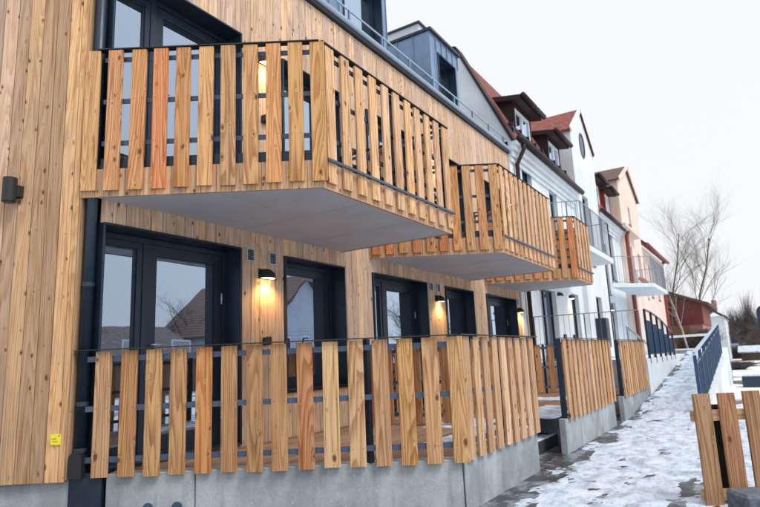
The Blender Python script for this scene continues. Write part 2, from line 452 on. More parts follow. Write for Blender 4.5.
# ------------------------------------------------------------------ wall cutting
def cut(u0, u1, z0, z1, holes):
    """vertical pieces of [z0,z1] over the column [u0,u1] that stay clear of holes (h0,h1,a,b)"""
    seg = [(z0, z1)]
    for (h0, h1, a, b) in holes:
        if h1 <= u0 + 1e-4 or h0 >= u1 - 1e-4: continue
        new = []
        for (p, q) in seg:
            if b <= p or a >= q: new.append((p, q)); continue
            if a > p: new.append((p, a))
            if b < q: new.append((b, q))
        seg = new
    return [s for s in seg if s[1] - s[0] > .03]
def clad(parent, u0, u1, z0, z1, holes, width, place, mat, base, dv=.12):
    edges = [u0]; 
    while edges[-1] + width < u1 - .02: edges.append(edges[-1] + width)
    edges.append(u1)
    cuts = sorted(set(edges + [e for h in holes for e in h[:2] if u0 < e < u1]))
    # drop slivers made by an opening edge close to a board edge
    out = [cuts[0]]
    hed = set(e for h in holes for e in h[:2])
    for c in cuts[1:]:
        if c - out[-1] < .035:
            if c in hed: out[-1] = c
            continue
        out.append(c)
    if out[-1] < u1 - 1e-6: out[-1] = u1
    rng = random.Random(11)
    for a, b in zip(out, out[1:]):
        col = tint(base, dv, .12, rng)
        for (p, q) in cut(a, b, z0, z1, holes):
            xy, rot = place((a + b) / 2)
            w = round(b - a - .004, 3)
            board('board', w, .024, mat, parent, xy, rot, p, q, col, .0025)

# ================================================================== TIMBER HOUSE
house = thing('timber_house', 'new timber clad house with dark window frames and blue zinc dormers', 'house', (-6.5, 7, -1.24))
TOPW = 1.306; SH = 2.62
OPEN = []   # (y0, y1, z0, z1, kind)
for lv in (0, 1):
    dz = lv * SH
    for i, (d, w) in enumerate((((2.895, 4.55), (5.26, 6.50)), ((7.21, 8.935), (9.665, 10.93)), ((11.61, 13.44), None))):
        OPEN.append((d[0], d[1], DECK + .02 + dz, TOPW + dz, 'door', lv, i))
        if w: OPEN.append((w[0], w[1], -.33 + dz if lv == 0 else DECK + .02 + dz, TOPW + dz, 'window' if lv == 0 else 'door1', lv, i))
holes = [(o[0], o[1], o[2], o[3]) for o in OPEN]
# structural wall behind the boards, cut round the openings
wb = MB(); eds = sorted(set([2.90, YEND] + [e for h in holes for e in h[:2] if 2.9 < e < YEND]))
for a, b in zip(eds, eds[1:]):
    for (p, q) in cut(a, b, -1.24, EAVE, holes): wb.box((XW - .34, a, p), (XW - .026, b, q))
wall = wb.build('wall', 'black_metal', house)
clad(wall, 2.868, YEND - .02, DECK - .06, EAVE - .01, holes, .132, lambda u: ((XW, u), ROTF), 'larch_cladding', WALLC)
# slanting end wall left of the downpipe
SE = -2.613
ew = MB(); a = slant(DL + .03, -6.5); b = slant(DL + .03, SE - .006); c = slant(DL + .36, SE - .006); d = slant(DL + .36, -6.5)
ew.hexa([a, b, c, d], -.80, 7.2)
endwall = ew.build('end_wall', 'black_metal', house)
nb = 0; s = SE; rng = random.Random(5)
wid = [.055, .110, .118, .124, .128, .112, .130, .120, .126, .118, .128]
while s > -4.3:
    w = wid[nb % len(wid)]; col = tint((.59, .41, .255), .26, .28, rng)
    zt = 7.2; zb = -.853
    j = rng.uniform(0.2, 5.5)
    if nb == 0: board('board', w - .004, .026, 'larch_cladding', endwall, slant(DL, s - w / 2), ROTA, zb, zt, col, .002)
    elif nb % 3 == 2:                                   # a butt joint somewhere up the wall
        board('board', w - .004, .026, 'larch_cladding', endwall, slant(DL, s - w / 2), ROTA, zb, j - .002, col, .003)
        board('board', w - .004, .026, 'larch_cladding', endwall, slant(DL, s - w / 2), ROTA, j + .002, zt, tint(col, .1, .1, rng), .003)
    else: board('board', w - .004, .026, 'larch_cladding', endwall, slant(DL, s - w / 2), ROTA, zb, zt, col, .003)
    s -= w; nb += 1
# return of the end wall into the downpipe niche, niche back
nr = MB(); nr.hexa([slant(DL + .012, SE + .001), slant(DL + .012, SE + .022), slant(DL + .22, SE + .022), slant(DL + .22, SE + .001)], -.84, EAVE)
nr.build('corner_trim', 'larch_cladding', house, color=(.46, .31, .19))
nb2 = MB(); p0 = slant(DL + .20, SE + .024); nb2.hexa([p0, (XW - .03, 2.94), (XW - .2, 2.94), (p0[0] - .1, p0[1] + .1)], -.84, EAVE)
nb2.build('niche_back', 'dark_metal', house)
# plinth
pl = MB(); pl.hexa([slant(DL + .05, -6.5), slant(DL + .05, -2.60), slant(DL + .3, -2.60), slant(DL + .3, -6.5)], -1.3, -.80); pl.build('plinth', 'concrete', house)
pl = MB(); pl.hexa([slant(DL + .045, -2.597), slant(DL + .045, -2.33), slant(DL + .3, -2.33), slant(DL + .3, -2.597)], -1.3, -.80); pl.build('plinth_cover', 'dark_metal', house)

def sash(parent, y0, y1, z0, z1, x, fr, name='frame', glass_name='pane', mat='dark_metal'):
    """a glazed leaf in the plane x: stiles and rails with a pane set behind them"""
    m = MB(); t = .055
    m.box((x - t, y0, z0), (x, y0 + fr, z1)); m.box((x - t, y1 - fr, z0), (x, y1, z1))
    m.box((x - t, y0 + fr + .0005, z1 - fr), (x - .001, y1 - fr - .0005, z1)); m.box((x - t, y0 + fr + .0005, z0), (x - .001, y1 - fr - .0005, z0 + fr * 1.25))
    # glazing bead
    e = .014; a0, a1, b0, b1 = y0 + fr, y1 - fr, z0 + fr * 1.25, z1 - fr
    m.box((x - .035, a0, b0), (x - .015, a0 + e, b1)); m.box((x - .035, a1 - e, b0), (x - .015, a1, b1))
    m.box((x - .035, a0 + e, b1 - e), (x - .016, a1 - e, b1)); m.box((x - .035, a0 + e, b0), (x - .016, a1 - e, b0 + e))
    m.build(name, mat, parent)
    MB().box((x - .050, y0 + fr * .6, z0 + fr * .6), (x - .036, y1 - fr * .6, z1 - fr * .6)).build(glass_name, 'window_glass', parent)
def casing(name, y0, y1, z0, z1, xout, xin, t, parent, mat='dark_metal'):
    m = MB()
    m.box((xin, y0, z0), (xout, y0 + t, z1)); m.box((xin, y1 - t, z0), (xout, y1, z1))
    m.box((xin, y0 + t, z1 - t), (xout + .003, y1 - t, z1)); m.box((xin, y0 + t, z0), (xout + .003, y1 - t, z0 + t))
    return m.build(name, mat, parent, bevel=.003)
for (y0, y1, z0, z1, kind, lv, i) in OPEN:
    xi = XW - .22
    c = casing('window' if kind == 'window' else 'door', y0 + .002, y1 - .002, z0, z1, XW + .03, XW - .32, .022, house)
    a0, a1, b0, b1 = y0 + .026, y1 - .026, z0 + .024, z1 - .026
    fr = MB(); q = .05                                    # fixed frame
    fr.box((xi - .05, a0, b0), (xi + .012, a0 + q, b1)); fr.box((xi - .05, a1 - q, b0), (xi + .012, a1, b1)); fr.box((xi - .05, a0 + q, b1 - q), (xi + .011, a1 - q, b1)); fr.box((xi - .05, a0 + q, b0), (xi + .011, a1 - q, b0 + .03))
    a0 += q + .002; a1 -= q + .002; b0 += .032; b1 -= q + .002
    if kind == 'door':
        ms = a0 + (a1 - a0) * .35
        fr.box((xi - .05, ms - .03, b0), (xi + .010, ms + .03, b1)); fr.build('frame', 'dark_metal', c)
        sash(c, a0, ms - .032, b0, b1, xi, .06)
        sash(c, ms + .032, a1, b0, b1, xi - .004, .10)
        hd = MB(); hd.tube([(xi, ms + .08, z0 + 1.05), (xi + .05, ms + .08, z0 + 1.05), (xi + .055, ms + .19, z0 + 1.05)], .009, 8); hd.build('handle', 'light_metal', c, smooth=True)
        hg = MB(); hg.tube([(xi + .016, a1 - .012, z1 - .62), (xi + .016, a1 - .012, z1 - .50)], .010, 8); hg.build('hinge', 'light_metal', c, smooth=True)
    else:
        fr.build('frame', 'dark_metal', c)
        sash(c, a0, a1, b0, b1, xi, .085)
        if kind == 'window':
            MB().hexa([(XW - .20, y0 + .024), (XW + .06, y0 + .024), (XW + .06, y1 - .024), (XW - .20, y1 - .024)], z0 + .024, z0 + .036).build('sill', 'dark_metal', c)

# eaves, gutter, snow rail, roof
e = MB(); e.box((XW - .30, 2.6, EAVE), (XW + .06, YEND, EAVE + .05)); e.build('eave_board', 'zinc_dark', house)
gt = MB(); pr = []
for k in range(7):
    t = math.pi + math.pi * k / 6; pr.append((XW + .07 + .05 * math.cos(t), EAVE + .105 + .05 * math.sin(t)))
inner = [(XW + .07 + (p[0] - XW - .07) * .9, EAVE + .108 + (p[1] - EAVE - .105) * .9) for p in pr][::-1]
pts = pr + inner
k = len(pts); gt.v = [(x, 2.55, z) for x, z in pts] + [(x, YEND, z) for x, z in pts]
gt.f = [(i, (i + 1) % k, k + (i + 1) % k, k + i) for i in range(k)] + [tuple(range(k - 1, -1, -1)), tuple(range(k, 2 * k))]
gt.build('gutter', 'light_metal', house, smooth=False)
fl = MB(); fl.poly([(XW + .03, 2.55, EAVE + .17), (XW + .03, YEND, EAVE + .17), (XW - .36, YEND, EAVE + .30), (XW - .36, 2.55, EAVE + .30)], .02); fl.build('eave_flashing', 'zinc_dark', house)
for z in (EAVE + .37,): MB().tube([(XW + .03, 2.6, z), (XW + .03, YEND - .1, z)], .016, 6).build('snow_guard_rail', 'light_metal', house)
for i in range(12): MB().box((XW + .015, 3.0 + i * .95, EAVE + .14), (XW + .045, 3.03 + i * .95, EAVE + .38)).build('snow_guard_bracket', 'zinc', house)
rf = MB(); rf.poly([(XW - .33, 2.4, EAVE + .28), (XW - .33, YEND, EAVE + .28), (-8.5, YEND, EAVE + .75), (-8.5, 2.4, EAVE + .75)], .2); rf.build('roof', 'zinc_dark', house)
bk = MB(); bk.hexa([(-8.4, 2.6), (XW - .36, 3.2), (XW - .36, YEND - .01), (-8.4, YEND - .01)], -1.24, EAVE + .02); bk.build('core', 'black_metal', house)

def dormer(y0, y1, xf, z0, z1, depth, win):
    m = MB(); m.box((xf - depth, y0 + .02, z0), (xf - .03, win[0] - .03, z1 - .02)); m.box((xf - depth, win[1] + .03, z0), (xf - .03, y1 - .02, z1 - .02))
    m.box((xf - depth, win[0] - .03, z0), (xf - .03, win[1] + .03, win[2] - .03)); m.box((xf - depth, win[0] - .03, win[3] + .03), (xf - .03, win[1] + .03, z1 - .02))
    d = m.build('dormer', 'zinc_dark', house)
    # standing seam panels on the cheek and the front
    n = int(round(depth / .40)); w = depth / n
    for i in range(n):
        x1 = xf - i * w; x0 = x1 - w
        p = MB(); p.box((x0 + .006, y0, z0), (x1 - .006, y0 + .018, z1 - .03)); p.box((x0 - .006, y0 - .022, z0), (x0 + .005, y0 + .018, z1 - .03)); p.build('seam_panel', 'zinc', d)
    y = y0; pw = .28
    while y < y1 - .05:
        yb = min(y1, y + pw)
        for (p, q) in cut(y, yb, z0, z1 - .03, [(win[0], win[1], win[2], win[3])]) if not (y < win[0] < yb or y < win[1] < yb) else [(win[3], z1 - .03)]:
            pn = MB(); pn.box((xf - .022, y + .005, p), (xf, yb - .006, q)); pn.box((xf - .022, yb - .006, p), (xf + .022, yb + .004, q)); pn.build('seam_panel', 'zinc', d)
        y = yb
    for (ya, yb) in ((win[0] - .14, win[0]), (win[1], win[1] + .14)):
        pn = MB(); pn.box((xf - .020, ya, z0), (xf + .006, yb, win[3])); pn.build('seam_panel', 'zinc', d)
    rfm = MB(); rfm.box((xf - depth, y0 - .04, z1 - .03), (xf + .06, y1 + .04, z1 + .03)); rfm.build('roof_edge', 'zinc_dark', d)
    c = MB(); t = .03; X0, X1 = xf - .24, xf + .03
    c.box((X0, win[0], win[2]), (X1, win[0] + t, win[3])); c.box((X0, win[1] - t, win[2]), (X1, win[1], win[3])); c.box((X0, win[0] + t, win[3] - t), (X1 - .001, win[1] - t, win[3])); c.box((X0, win[0] + t, win[2]), (X1 - .001, win[1] - t, win[2] + t))
    c.build('window_casing', 'dark_metal', d)
    sash(d, win[0] + t + .002, win[1] - t - .002, win[2] + t + .002, win[3] - t - .002, xf - .16, .07, 'window_frame')
dormer(5.95, 8.58, XW - .35, EAVE + .28, 7.05, 2.4, (7.18, 8.42, 5.45, 6.85))
dormer(10.39, 11.83, XW - .35, EAVE + .28, 7.02, 2.4, (10.72, 11.62, 5.55, 6.62))
ch = MB(); ch.box((-8.0, 12.7, 5.6), (-6.5, 13.6, 8.85)); cht = thing('roof_stack', 'grey boxed ventilation stack standing on the flat roof behind the zinc dormer', 'roof stack', (-7.2, 13.1, 5.6))
ch.build('stack_body', 'soffit_board', cht); MB().box((-8.06, 12.64, 8.85), (-6.44, 13.66, 8.90)).build('stack_cap', 'zinc_dark', cht)

# ================================================================== BALCONIES
def clip(poly, ax, lim, keep_low):
    out = []
    for i in range(len(poly)):
        a, b = poly[i], poly[(i + 1) % len(poly)]
        ia = (a[ax] <= lim) == keep_low or a[ax] == lim; ib = (b[ax] <= lim) == keep_low or b[ax] == lim
        if ia: out.append(a)
        if ia != ib:
            t = (lim - a[ax]) / (b[ax] - a[ax]); out.append((a[0] + (b[0] - a[0]) * t, a[1] + (b[1] - a[1]) * t))
    return out
def slat_run(parent, p0, rot, s0, pitch, n, z0, z1, base, pal=None, seed=0, w=.132, jit=.004, mat='larch_slat'):
    rng = random.Random(seed); d = (math.cos(rot), math.sin(rot))
    for i in range(n):
        s = s0 + i * pitch + rng.uniform(-jit, jit)
        col = tint(tuple(c * k for c, k in zip(pal[i % len(pal)] if pal else base, (1.14, 1.16, 1.17))), .13, .14, rng)
        o = board('slat', w, .026, mat, parent, (p0[0] + d[0] * s, p0[1] + d[1] * s), rot, z0 + rng.uniform(-.006, .006), z1, col, .002)
        o.rotation_euler = (rng.uniform(-.003, .003), rng.uniform(-.004, .004), rot)
ORG = (.56, .245, .115); YEL = (.57, .35, .165); BRN = (.55, .30, .14); PNK = (.64, .42, .26)
def balcony(k, dy, yend, label, pal):
    b = thing('balcony', label, 'balcony', (-3.9, 4.8 + dy, SOF), 'slatted timber balconies on the facade')
    yl, yf, ye = 2.792 + dy, 3.872 + dy, yend
    t = .03
    # soffit panels with open joints
    base = [(XW + .002, yl + t), (XF - t, yf + t * .6), (XF - t, ye - t), (XW + .002, ye - t)]
    j1, j2 = yl + 1.78, yl + 2.80
    cells = []
    for (lo, hi, split) in ((-9, j1, -3.85), (j1, j2, None), (j2, 99, None)):
        p = clip(clip(base, 1, lo + .008, False), 1, hi - .008, True)
        if len(p) < 3: continue
        if split: cells += [clip(p, 0, split - .008, True), clip(p, 0, split + .008, False)]
        else: cells.append(p)
    for c in cells:
        if len(c) > 2: MB().hexa(c, SOF, SOF + .012).build('soffit_panel', 'soffit_board', b)
    MB().hexa(base, SOF + .035, SOF + .30).build('floor_slab', 'black_metal', b)
    # fascia boards on the three sides, behind the slats
    fz0, fz1 = SOF - .006, 1.765
    L1 = math.hypot(XF - XW, yf - yl); rot1 = math.atan2(yf - yl, XF - XW)
    rng = random.Random(30 + k)
    def fasc(p0, rot, L):
        n = int(L / .13); w = L / n
        for i in range(n):
            s = (i + .5) * w
            board('fascia_board', round(w - .003, 3), .022, 'larch_cladding', b, (p0[0] + math.cos(rot) * s, p0[1] + math.sin(rot) * s), rot, fz0, fz1, tint((.58, .405, .265), .12, .1, rng), .001)
    x1 = slant(DL, -2.72) if k == 0 else (XW, yl)
    pa = (XW, yl); st = (-.115 if k == 0 else 0)
    pa = (XW + math.cos(rot1) * st, yl + math.sin(rot1) * st)
    fasc(pa, rot1, L1 - st); fasc((XF, yf + .002), ROTF, ye - yf - .002)
    fasc((XF - .024, ye), R(180), XF - XW - .024)
    # edge channel, rails and posts
    n1 = Vector((math.sin(rot1), -math.cos(rot1)))
    def off(p, rot, dd): return (p[0] - math.sin(rot) * dd, p[1] + math.cos(rot) * dd)   # inwards
    A, B, Cc, D = (XW, yl), (XF, yf), (XF, ye), (XW, ye)
    ins = .030
    A2, B2 = (XW + .03, yl + .03 * math.tan(rot1) + ins), (XF - ins, yf + ins * .62)
    C2, D2 = (XF - ins, ye - ins), (XW + .03, ye - ins)
    path = [A2, B2, C2, D2]
    for i, (p, q) in enumerate(zip(path, path[1:])):
        MB().ybox(p, q, .012, 1.766, 1.868).build('edge_channel', 'dark_metal', b)
        for z in (2.01, 2.41, 2.82): MB().ybox(p, q, .012, z - .022, z + .022).build('rail', 'rail_metal', b)
    cap = [A, B, Cc, D]
    for p, q in zip(cap, cap[1:]): 
        MB().ybox(p, q, .075, 2.896, 2.906 if p is not B else 2.9075).build('top_cap', 'black_metal', b)
    for (p, q, n) in ((A2, B2, 1), (B2, C2, 2 if ye - yf > 2 else 1), (C2, D2, 1)):
        for i in range(n + (0 if q is not D2 else 1)):
            u = i / n if i else .02
            if q is B2 and i == 0: u = .04
            x, y = p[0] + (q[0] - p[0]) * u, p[1] + (q[1] - p[1]) * u
            ix, iy = -.035, .02
            MB().box((x + ix - .022, y + iy - .022, 1.80), (x + ix + .022, y + iy + .022, 2.895)).build('post', 'dark_metal', b)
    # slats
    out = .028
    P0 = (A[0] + n1.x * out, A[1] + n1.y * out)
    z0, z1 = 1.563, 2.888
    if k == 0: slat_run(b, P0, rot1, -.03, .2035, 11, z0, z1, SLATA, pal, 3, mat='larch_balcony_slat')
    else: slat_run(b, P0, rot1, .12, .2035, 10, z0, z1, SLATA, pal, 3 + k, mat='larch_balcony_slat')
    nf = max(3, int((ye - yf - .06) / .2135)); pitch = (ye - yf - .14) / (nf - .0) 
    slat_run(b, (XF + out, yf), ROTF, .125, (ye - yf - .2) / (nf - 1), nf, z0, z1, SLATF, None, 13 + k, mat='larch_balcony_slat')
    slat_run(b, (XF, ye + out), R(180), .10, .21, 8, z0, z1, SLATF, None, 23 + k, mat='larch_balcony_slat')
    # light bar across the foot of the street side slats
    fb = MB(); fb.bar((XF + .045, yf + .02, 1.768), (XF + .045, ye + .01, 1.768), .022, .024); fb.build('foot_bar', 'rail_metal', b)
    return b
balcony(0, 0, 6.472, 'slatted timber balcony beside the plain end wall, over the terrace door by the downpipe', [YEL, BRN, BRN, ORG, BRN, YEL, YEL, YEL, BRN, YEL, YEL])
balcony(1, PER, 10.86, 'slatted timber balcony between the two others, over the middle terrace', [ORG, ORG, BRN, ORG, BRN, ORG, BRN, YEL, BRN, YEL])
balcony(2, PER * 2 + .06, 13.93, 'short slatted timber balcony next to the white house, at the end of the timber facade', [ORG, ORG, BRN, ORG, YEL, ORG, BRN, YEL, BRN, ORG])

# ================================================================== TERRACES
def rails_between(parent, p, q, zs, w=.012, h=.045, mat='rail_metal'):
    for z in zs: MB().ybox(p, q, w, z - h / 2, z + h / 2).build('rail', mat, parent)
def post(parent, x, y, z0, z1, s=.022, mat='dark_metal'): MB().box((x - s, y - s, z0), (x + s, y + s, z1)).build('post', mat, parent)
RZ = (-.70, -.295, .11); STOP = .172; SBOT = -.838; CAPZ = .182
t1 = thing('terrace', 'timber terrace on a concrete base round the double door by the corner downpipe', 'terrace', (-3.5, 4.6, -1.24), 'terraces along the timber facade')
DP = 4.90
def sp(dd, s): return slant(dd, s)
# concrete base: slanting side in two panels, street side panel
rotp = YAW
cL, cJ, cC = -2.305, -1.58, .60
def cpanel(parent, s0, s1):
    MB().hexa([sp(DP + .045, s0), sp(DP + .045, s1), sp(DP + .20, s1), sp(DP + .20, s0)], -1.34, DECK + .012).build('concrete_panel', 'concrete', parent, bevel=.006)
cpanel(t1, cL, cJ - .004)
MB().hexa([sp(DP + .045, cJ + .004), sp(DP + .045, .596), sp(DP + .20, .515), sp(DP + .20, cJ + .004)], -1.34, DECK + .012).build('concrete_panel', 'concrete', t1, bevel=.006)
MB().hexa([(XP - .035, 4.514), (XP - .035, 6.40), (XP - .19, 6.40), (XP - .19, 4.602)], -1.34, DECK + .010).build('concrete_panel', 'concrete', t1, bevel=.006)
for s in (-1.955, -1.72):                                                                 # two conduit sleeves cast into the base
    a = Vector(sp(DP + .043, s)).to_3d(); a.z = -1.09; q = MB(); n = Vector((-hx, -hy, 0))
    q.tube([a + n * .0, a + n * .012], [.042, .042], 16); q.tube([a + n * .001, a + n * .016], [.030, .030], 16)
    q.build('conduit_sleeve', 'rail_metal', t1)
# deck planks run along the facade; they stop at the slanting edge
def deck(parent, y1, yfun, x0=XW + .03, x1=XP - .2, snow=None, z=DECK):
    rng = random.Random(91); n = int((x1 - x0) / .14); w = (x1 - x0) / n
    for i in range(n):
        a = x0 + i * w; b_ = a + w - .006
        ya, yb = yfun(a), yfun(b_); ye = y1 if b_ < -2.90 else 6.39
        MB().hexa([(a, ya), (b_, yb), (b_, ye), (a, ye)], z - .03, z + rng.uniform(-.0015, .0015)).build('deck_board', 'larch_deck', parent, color=tint((.25, .17, .135), .25, .1, rng))
slope = math.tan(YAW)
y_at = lambda x, d=DP + .21: (d - hx * x) / hy
deck(t1, 7.50, lambda x: y_at(x))
MB().box((-2.96, 6.26, -1.34), (XP - .192, 6.398, DECK - .035)).build('concrete_panel', 'concrete', t1)
MB().box((-4.6, 6.40, -1.3), (-2.975, 7.49, DECK - .036)).build('landing_frame', 'black_metal', t1)
MB().hexa([(XW + .02, y_at(XW) + .1), (XP - .2, y_at(XP - .2) + .06), (XP - .2, 6.38), (XW + .02, 6.38)], -1.3, DECK - .034).build('deck_frame', 'black_metal', t1)
a, b = sp(DP + .03, -2.57), sp(DP + .03, .585)
rails_between(t1, a, b, RZ)
c_, d_ = (XP - .03, 4.50), (XP - .03, 6.46)
rails_between(t1, c_, d_, RZ)
MB().ybox(sp(DP, -2.585), sp(DP, .615), .06, CAPZ, CAPZ + .008).build('top_cap', 'black_metal', t1)
MB().ybox((XP, 4.475), (XP, 6.50), .06, CAPZ, CAPZ + .009).build('top_cap', 'black_metal', t1)
for s in (-1.32, -.15, .56): x, y = sp(DP + .065, s); post(t1, x, y, DECK + .01, CAPZ)
for y in (5.5, 6.42): post(t1, XP - .065, y, DECK + .01, CAPZ)
slat_run(t1, sp(DP, 0), rotp, -2.345, .2095, 15, SBOT, STOP, SLATP, [(.51, .325, .17), (.48, .29, .145), (.53, .35, .19), (.50, .305, .15), (.49, .25, .115), (.41, .25, .13), (.37, .23, .12), (.48, .30, .15), (.48, .24, .11), (.58, .43, .28), (.55, .38, .225), (.48, .295, .15), (.51, .32, .155), (.50, .31, .15), (.52, .35, .19)], 51)
slat_run(t1, (XP, 4.47), ROTF, .155, .2165, 9, SBOT, STOP, SLATF, [(.57, .39, .25), (.62, .45, .31), (.54, .35, .215)], 52)

def partition(parent, p, q, n, seed):
    """slatted screen across a terrace"""
    rot = math.atan2(q[1] - p[1], q[0] - p[0]); L = math.hypot(q[0] - p[0], q[1] - p[1])
    o = .03; nx, ny = -math.sin(rot) * o, math.cos(rot) * o
    rails_between(parent, (p[0] + nx, p[1] + ny), (q[0] + nx, q[1] + ny), RZ)
    for u in (.03, .5, .97): post(parent, p[0] + (q[0] - p[0]) * u + nx * 2, p[1] + (q[1] - p[1]) * u + ny * 2, DECK, CAPZ, .02)
    MB().ybox(p, q, .06, CAPZ, CAPZ + .008).build('top_cap', 'black_metal', parent)
    slat_run(parent, p, rot, .10, (L - .2) / (n - 1), n, DECK + .03, STOP, (.44, .24, .12), None, seed)
def steps(parent, y0, y1):
    rng = random.Random(3)
    for (xa, xb, z0, z) in ((-2.94, -2.675, -1.3, DECK - .13), (-2.672, -2.45, -1.3, DECK - .26)):
        MB().box((xa, y0, z0), (xb, y1, z)).build('step', 'dark_stone', parent, bevel=.008)
    MB().box((-2.97, y0, DECK - .13), (-2.90, y1, DECK - .002)).build('step', 'dark_stone', parent, bevel=.006)
def snow_pad(parent, poly, z, seed):
    """a thin uneven sheet of snow"""
    m = MB(); n = 26; x0 = min(p[0] for p in poly); x1 = max(p[0] for p in poly); y0 = min(p[1] for p in poly); y1 = max(p[1] for p in poly)
    for i in range(n + 1):
        for j in range(n + 1):
            x = x0 + (x1 - x0) * i / n; y = y0 + (y1 - y0) * j / n; ed = min(i, j, n - i, n - j) / n
            m.v.append((x, y, z + .014 * min(1, ed * 9) - .006 + .016 * fbm(x + seed, y, 3.2, 3)))
    for i in range(n):
        for j in range(n): k = i * (n + 1) + j; m.f.append((k, k + n + 1, k + n + 2, k + 1))
    o = m.build('snow_patch', 'snow', parent, smooth=True); o['kind'] = 'stuff'
for i, (ty, y0, y1, ya, yb) in enumerate(((t1, 6.42, 7.58, 0, 0),)):
    steps(t1, 6.42, 8.22)
snow_pad(t1, [(-2.95, 5.3), (-2.35, 6.9)], DECK + .004, 1)
snow_pad(t1, [(-3.6, 6.45), (-2.90, 7.5)], DECK + .006, 2)
snow_pad(t1, [(-2.89, 6.45), (-2.68, 8.2)], DECK - .124, 5); snow_pad(t1, [(-2.665, 6.45), (-2.455, 8.2)], DECK - .254, 7)
partition(t1, (XW + .05, 6.62), (-3.2, 6.62), 7, 77)

def terrace2(yf0, yf1, ystart, label, seed):
    t = thing('terrace', label, 'terrace', (-3.5, (yf0 + yf1) / 2, -1.24), 'terraces along the timber facade')
    ym = yf0 + (yf1 - yf0) * .66
    for (a, b) in ((yf0 - .10, ym - .004), (ym + .004, yf1)):
        MB().hexa([(XP - .035, a), (XP - .035, b), (XP - .12, b), (XP - .12, a)], -1.34, DECK + .010).build('concrete_panel', 'concrete', t, bevel=.006)
    MB().hexa([(XP - .125, yf0 + .62), (XP - .125, yf0 + .75), (-3.3, yf0 + .75), (-3.3, yf0 + .62)], -1.34, DECK - .034).build('concrete_panel', 'concrete', t)
    rng = random.Random(seed)
    x0, x1 = XW + .03, XP - .2; n = int((x1 - x0) / .14); w = (x1 - x0) / n
    for i in range(n):
        a = x0 + i * w
        MB().box((a, (ystart if a + w < -2.90 else yf0 + .625), DECK - .03), (a + w - .006, yf1 + (.80 if a + w < -2.95 else 0), DECK)).build('deck_board', 'larch_deck', t, color=tint((.25, .17, .135), .25, .1, rng))
    MB().box((XW + .02, ystart + .05, -1.3), (-3.35, yf1 + .78, DECK - .034)).build('deck_frame', 'black_metal', t)
    rails_between(t, (XP - .03, yf0), (XP - .03, yf1), RZ)
    MB().ybox((XP, yf0 - .03), (XP, yf1 + .03), .06, CAPZ, CAPZ + .008).build('top_cap', 'black_metal', t)
    post(t, XP - .07, yf0 + .01, DECK + .01, CAPZ, .03)
    for y in (ym, yf1 - .04): post(t, XP - .065, y, DECK + .01, CAPZ)
    nn = int((yf1 - yf0) / .209)
    slat_run(t, (XP, yf0), ROTF, .09, (yf1 - yf0 - .15) / (nn - 1), nn, SBOT, STOP, SLATF, [(.58, .40, .255), (.52, .32, .18), (.56, .375, .235)], seed)
    return t
t2 = terrace2(7.62, 10.50, 7.51, 'timber terrace on a concrete base between two flights of granite steps', 61)
partition(t2, (XW + .05, 7.60), (-2.92, 8.74), 8, 78)
snow_pad(t2, [(-3.0, 7.7), (-2.3, 9.6)], DECK + .004, 3)
t3 = terrace2(11.36, 14.10, 11.32, 'timber terrace on a concrete base where the ramp starts to climb', 63)
steps(t3, 10.54, 11.96); snow_pad(t3, [(-3.7, 10.6), (-2.90, 11.2)], DECK + .006, 4); snow_pad(t3, [(-2.89, 10.56), (-2.68, 11.9)], DECK - .124, 8); snow_pad(t3, [(-2.665, 10.56), (-2.455, 11.9)], DECK - .254, 9)
partition(t3, (XW + .05, 11.75), (-2.92, 12.89), 8, 79)

# ================================================================== WALL FITTINGS
def revolve(m, c, prof, axis, n=20, a0=0, a1=2 * math.pi):
    pass
def wall_lamp(y, z, label, on=True):
    t = thing('wall_lamp', label, 'lamp', (XW + .002, y, z), 'half dome wall lamps')
    m = MB(); n = 14; r = .115
    # quarter-dome shade: half disc plan against the wall, dome profile
    rows = []
    for i in range(7):
        ph = (math.pi / 2) * i / 6; row = []
        for j in range(n + 1):
            th = math.pi * j / n
            row.append((XW + .012 + r * 1.05 * math.cos(ph) * math.sin(th), y - r * math.cos(ph) * math.cos(th), z + r * .95 * math.sin(ph)))
        rows.append(row)
    for row in rows: m.v += row
    for i in range(6):
        for j in range(n): k = i * (n + 1) + j; m.f.append((k, k + 1, k + n + 2, k + n + 1))
    k = len(m.v); m.v += [(p[0], p[1], p[2] - .012) for p in rows[0]]
    for j in range(n): m.f.append((k + j, k + j + 1, j + 1, j))
    m.build('shade', 'black_metal', t, smooth=True)
    MB().box((XW + .001, y - .11, z - .012), (XW + .012, y + .11, z + .10)).build('back_plate', 'black_metal', t)
    dsk = MB(); dsk.hexa([(XW + .014 + r * .92 * math.sin(math.pi * j / n), y - r * .9 * math.cos(math.pi * j / n)) for j in range(n + 1)], z - .006, z + .004)
    dsk.build('diffuser', 'lamp_glow', t)
    l = bpy.data.lights.new('lamp_light', 'SPOT'); l.energy = 22; l.color = (1.0, .58, .20); l.spot_size = R(150); l.spot_blend = .8; l.shadow_soft_size = .05
    lo = bpy.data.objects.new('lamp_light', l); COL.objects.link(lo); lo.location = zz((XW + .075, y, z - .03)); lo.rotation_euler = (0, R(-8), 0); adopt(lo, t)
LY = (4.935, 9.354, 13.63)
wall_lamp(LY[0], 1.00, 'lit black half dome wall lamp on the boards of the corner terrace')
wall_lamp(LY[1], 1.00, 'lit black half dome wall lamp on the wood over the middle terrace')
wall_lamp(LY[2], 1.00, 'lit black half dome wall lamp on the last boards before the white house')
wall_lamp(LY[0] + .02, 3.70, 'lit wall lamp behind the slats of the balcony beside the plain end wall')
wall_lamp(LY[1] + .02, 3.68, 'lit wall lamp behind the slats of the middle balcony')
wall_lamp(LY[2] - .05, 3.68, 'lit wall lamp behind the slats of the short end balcony')
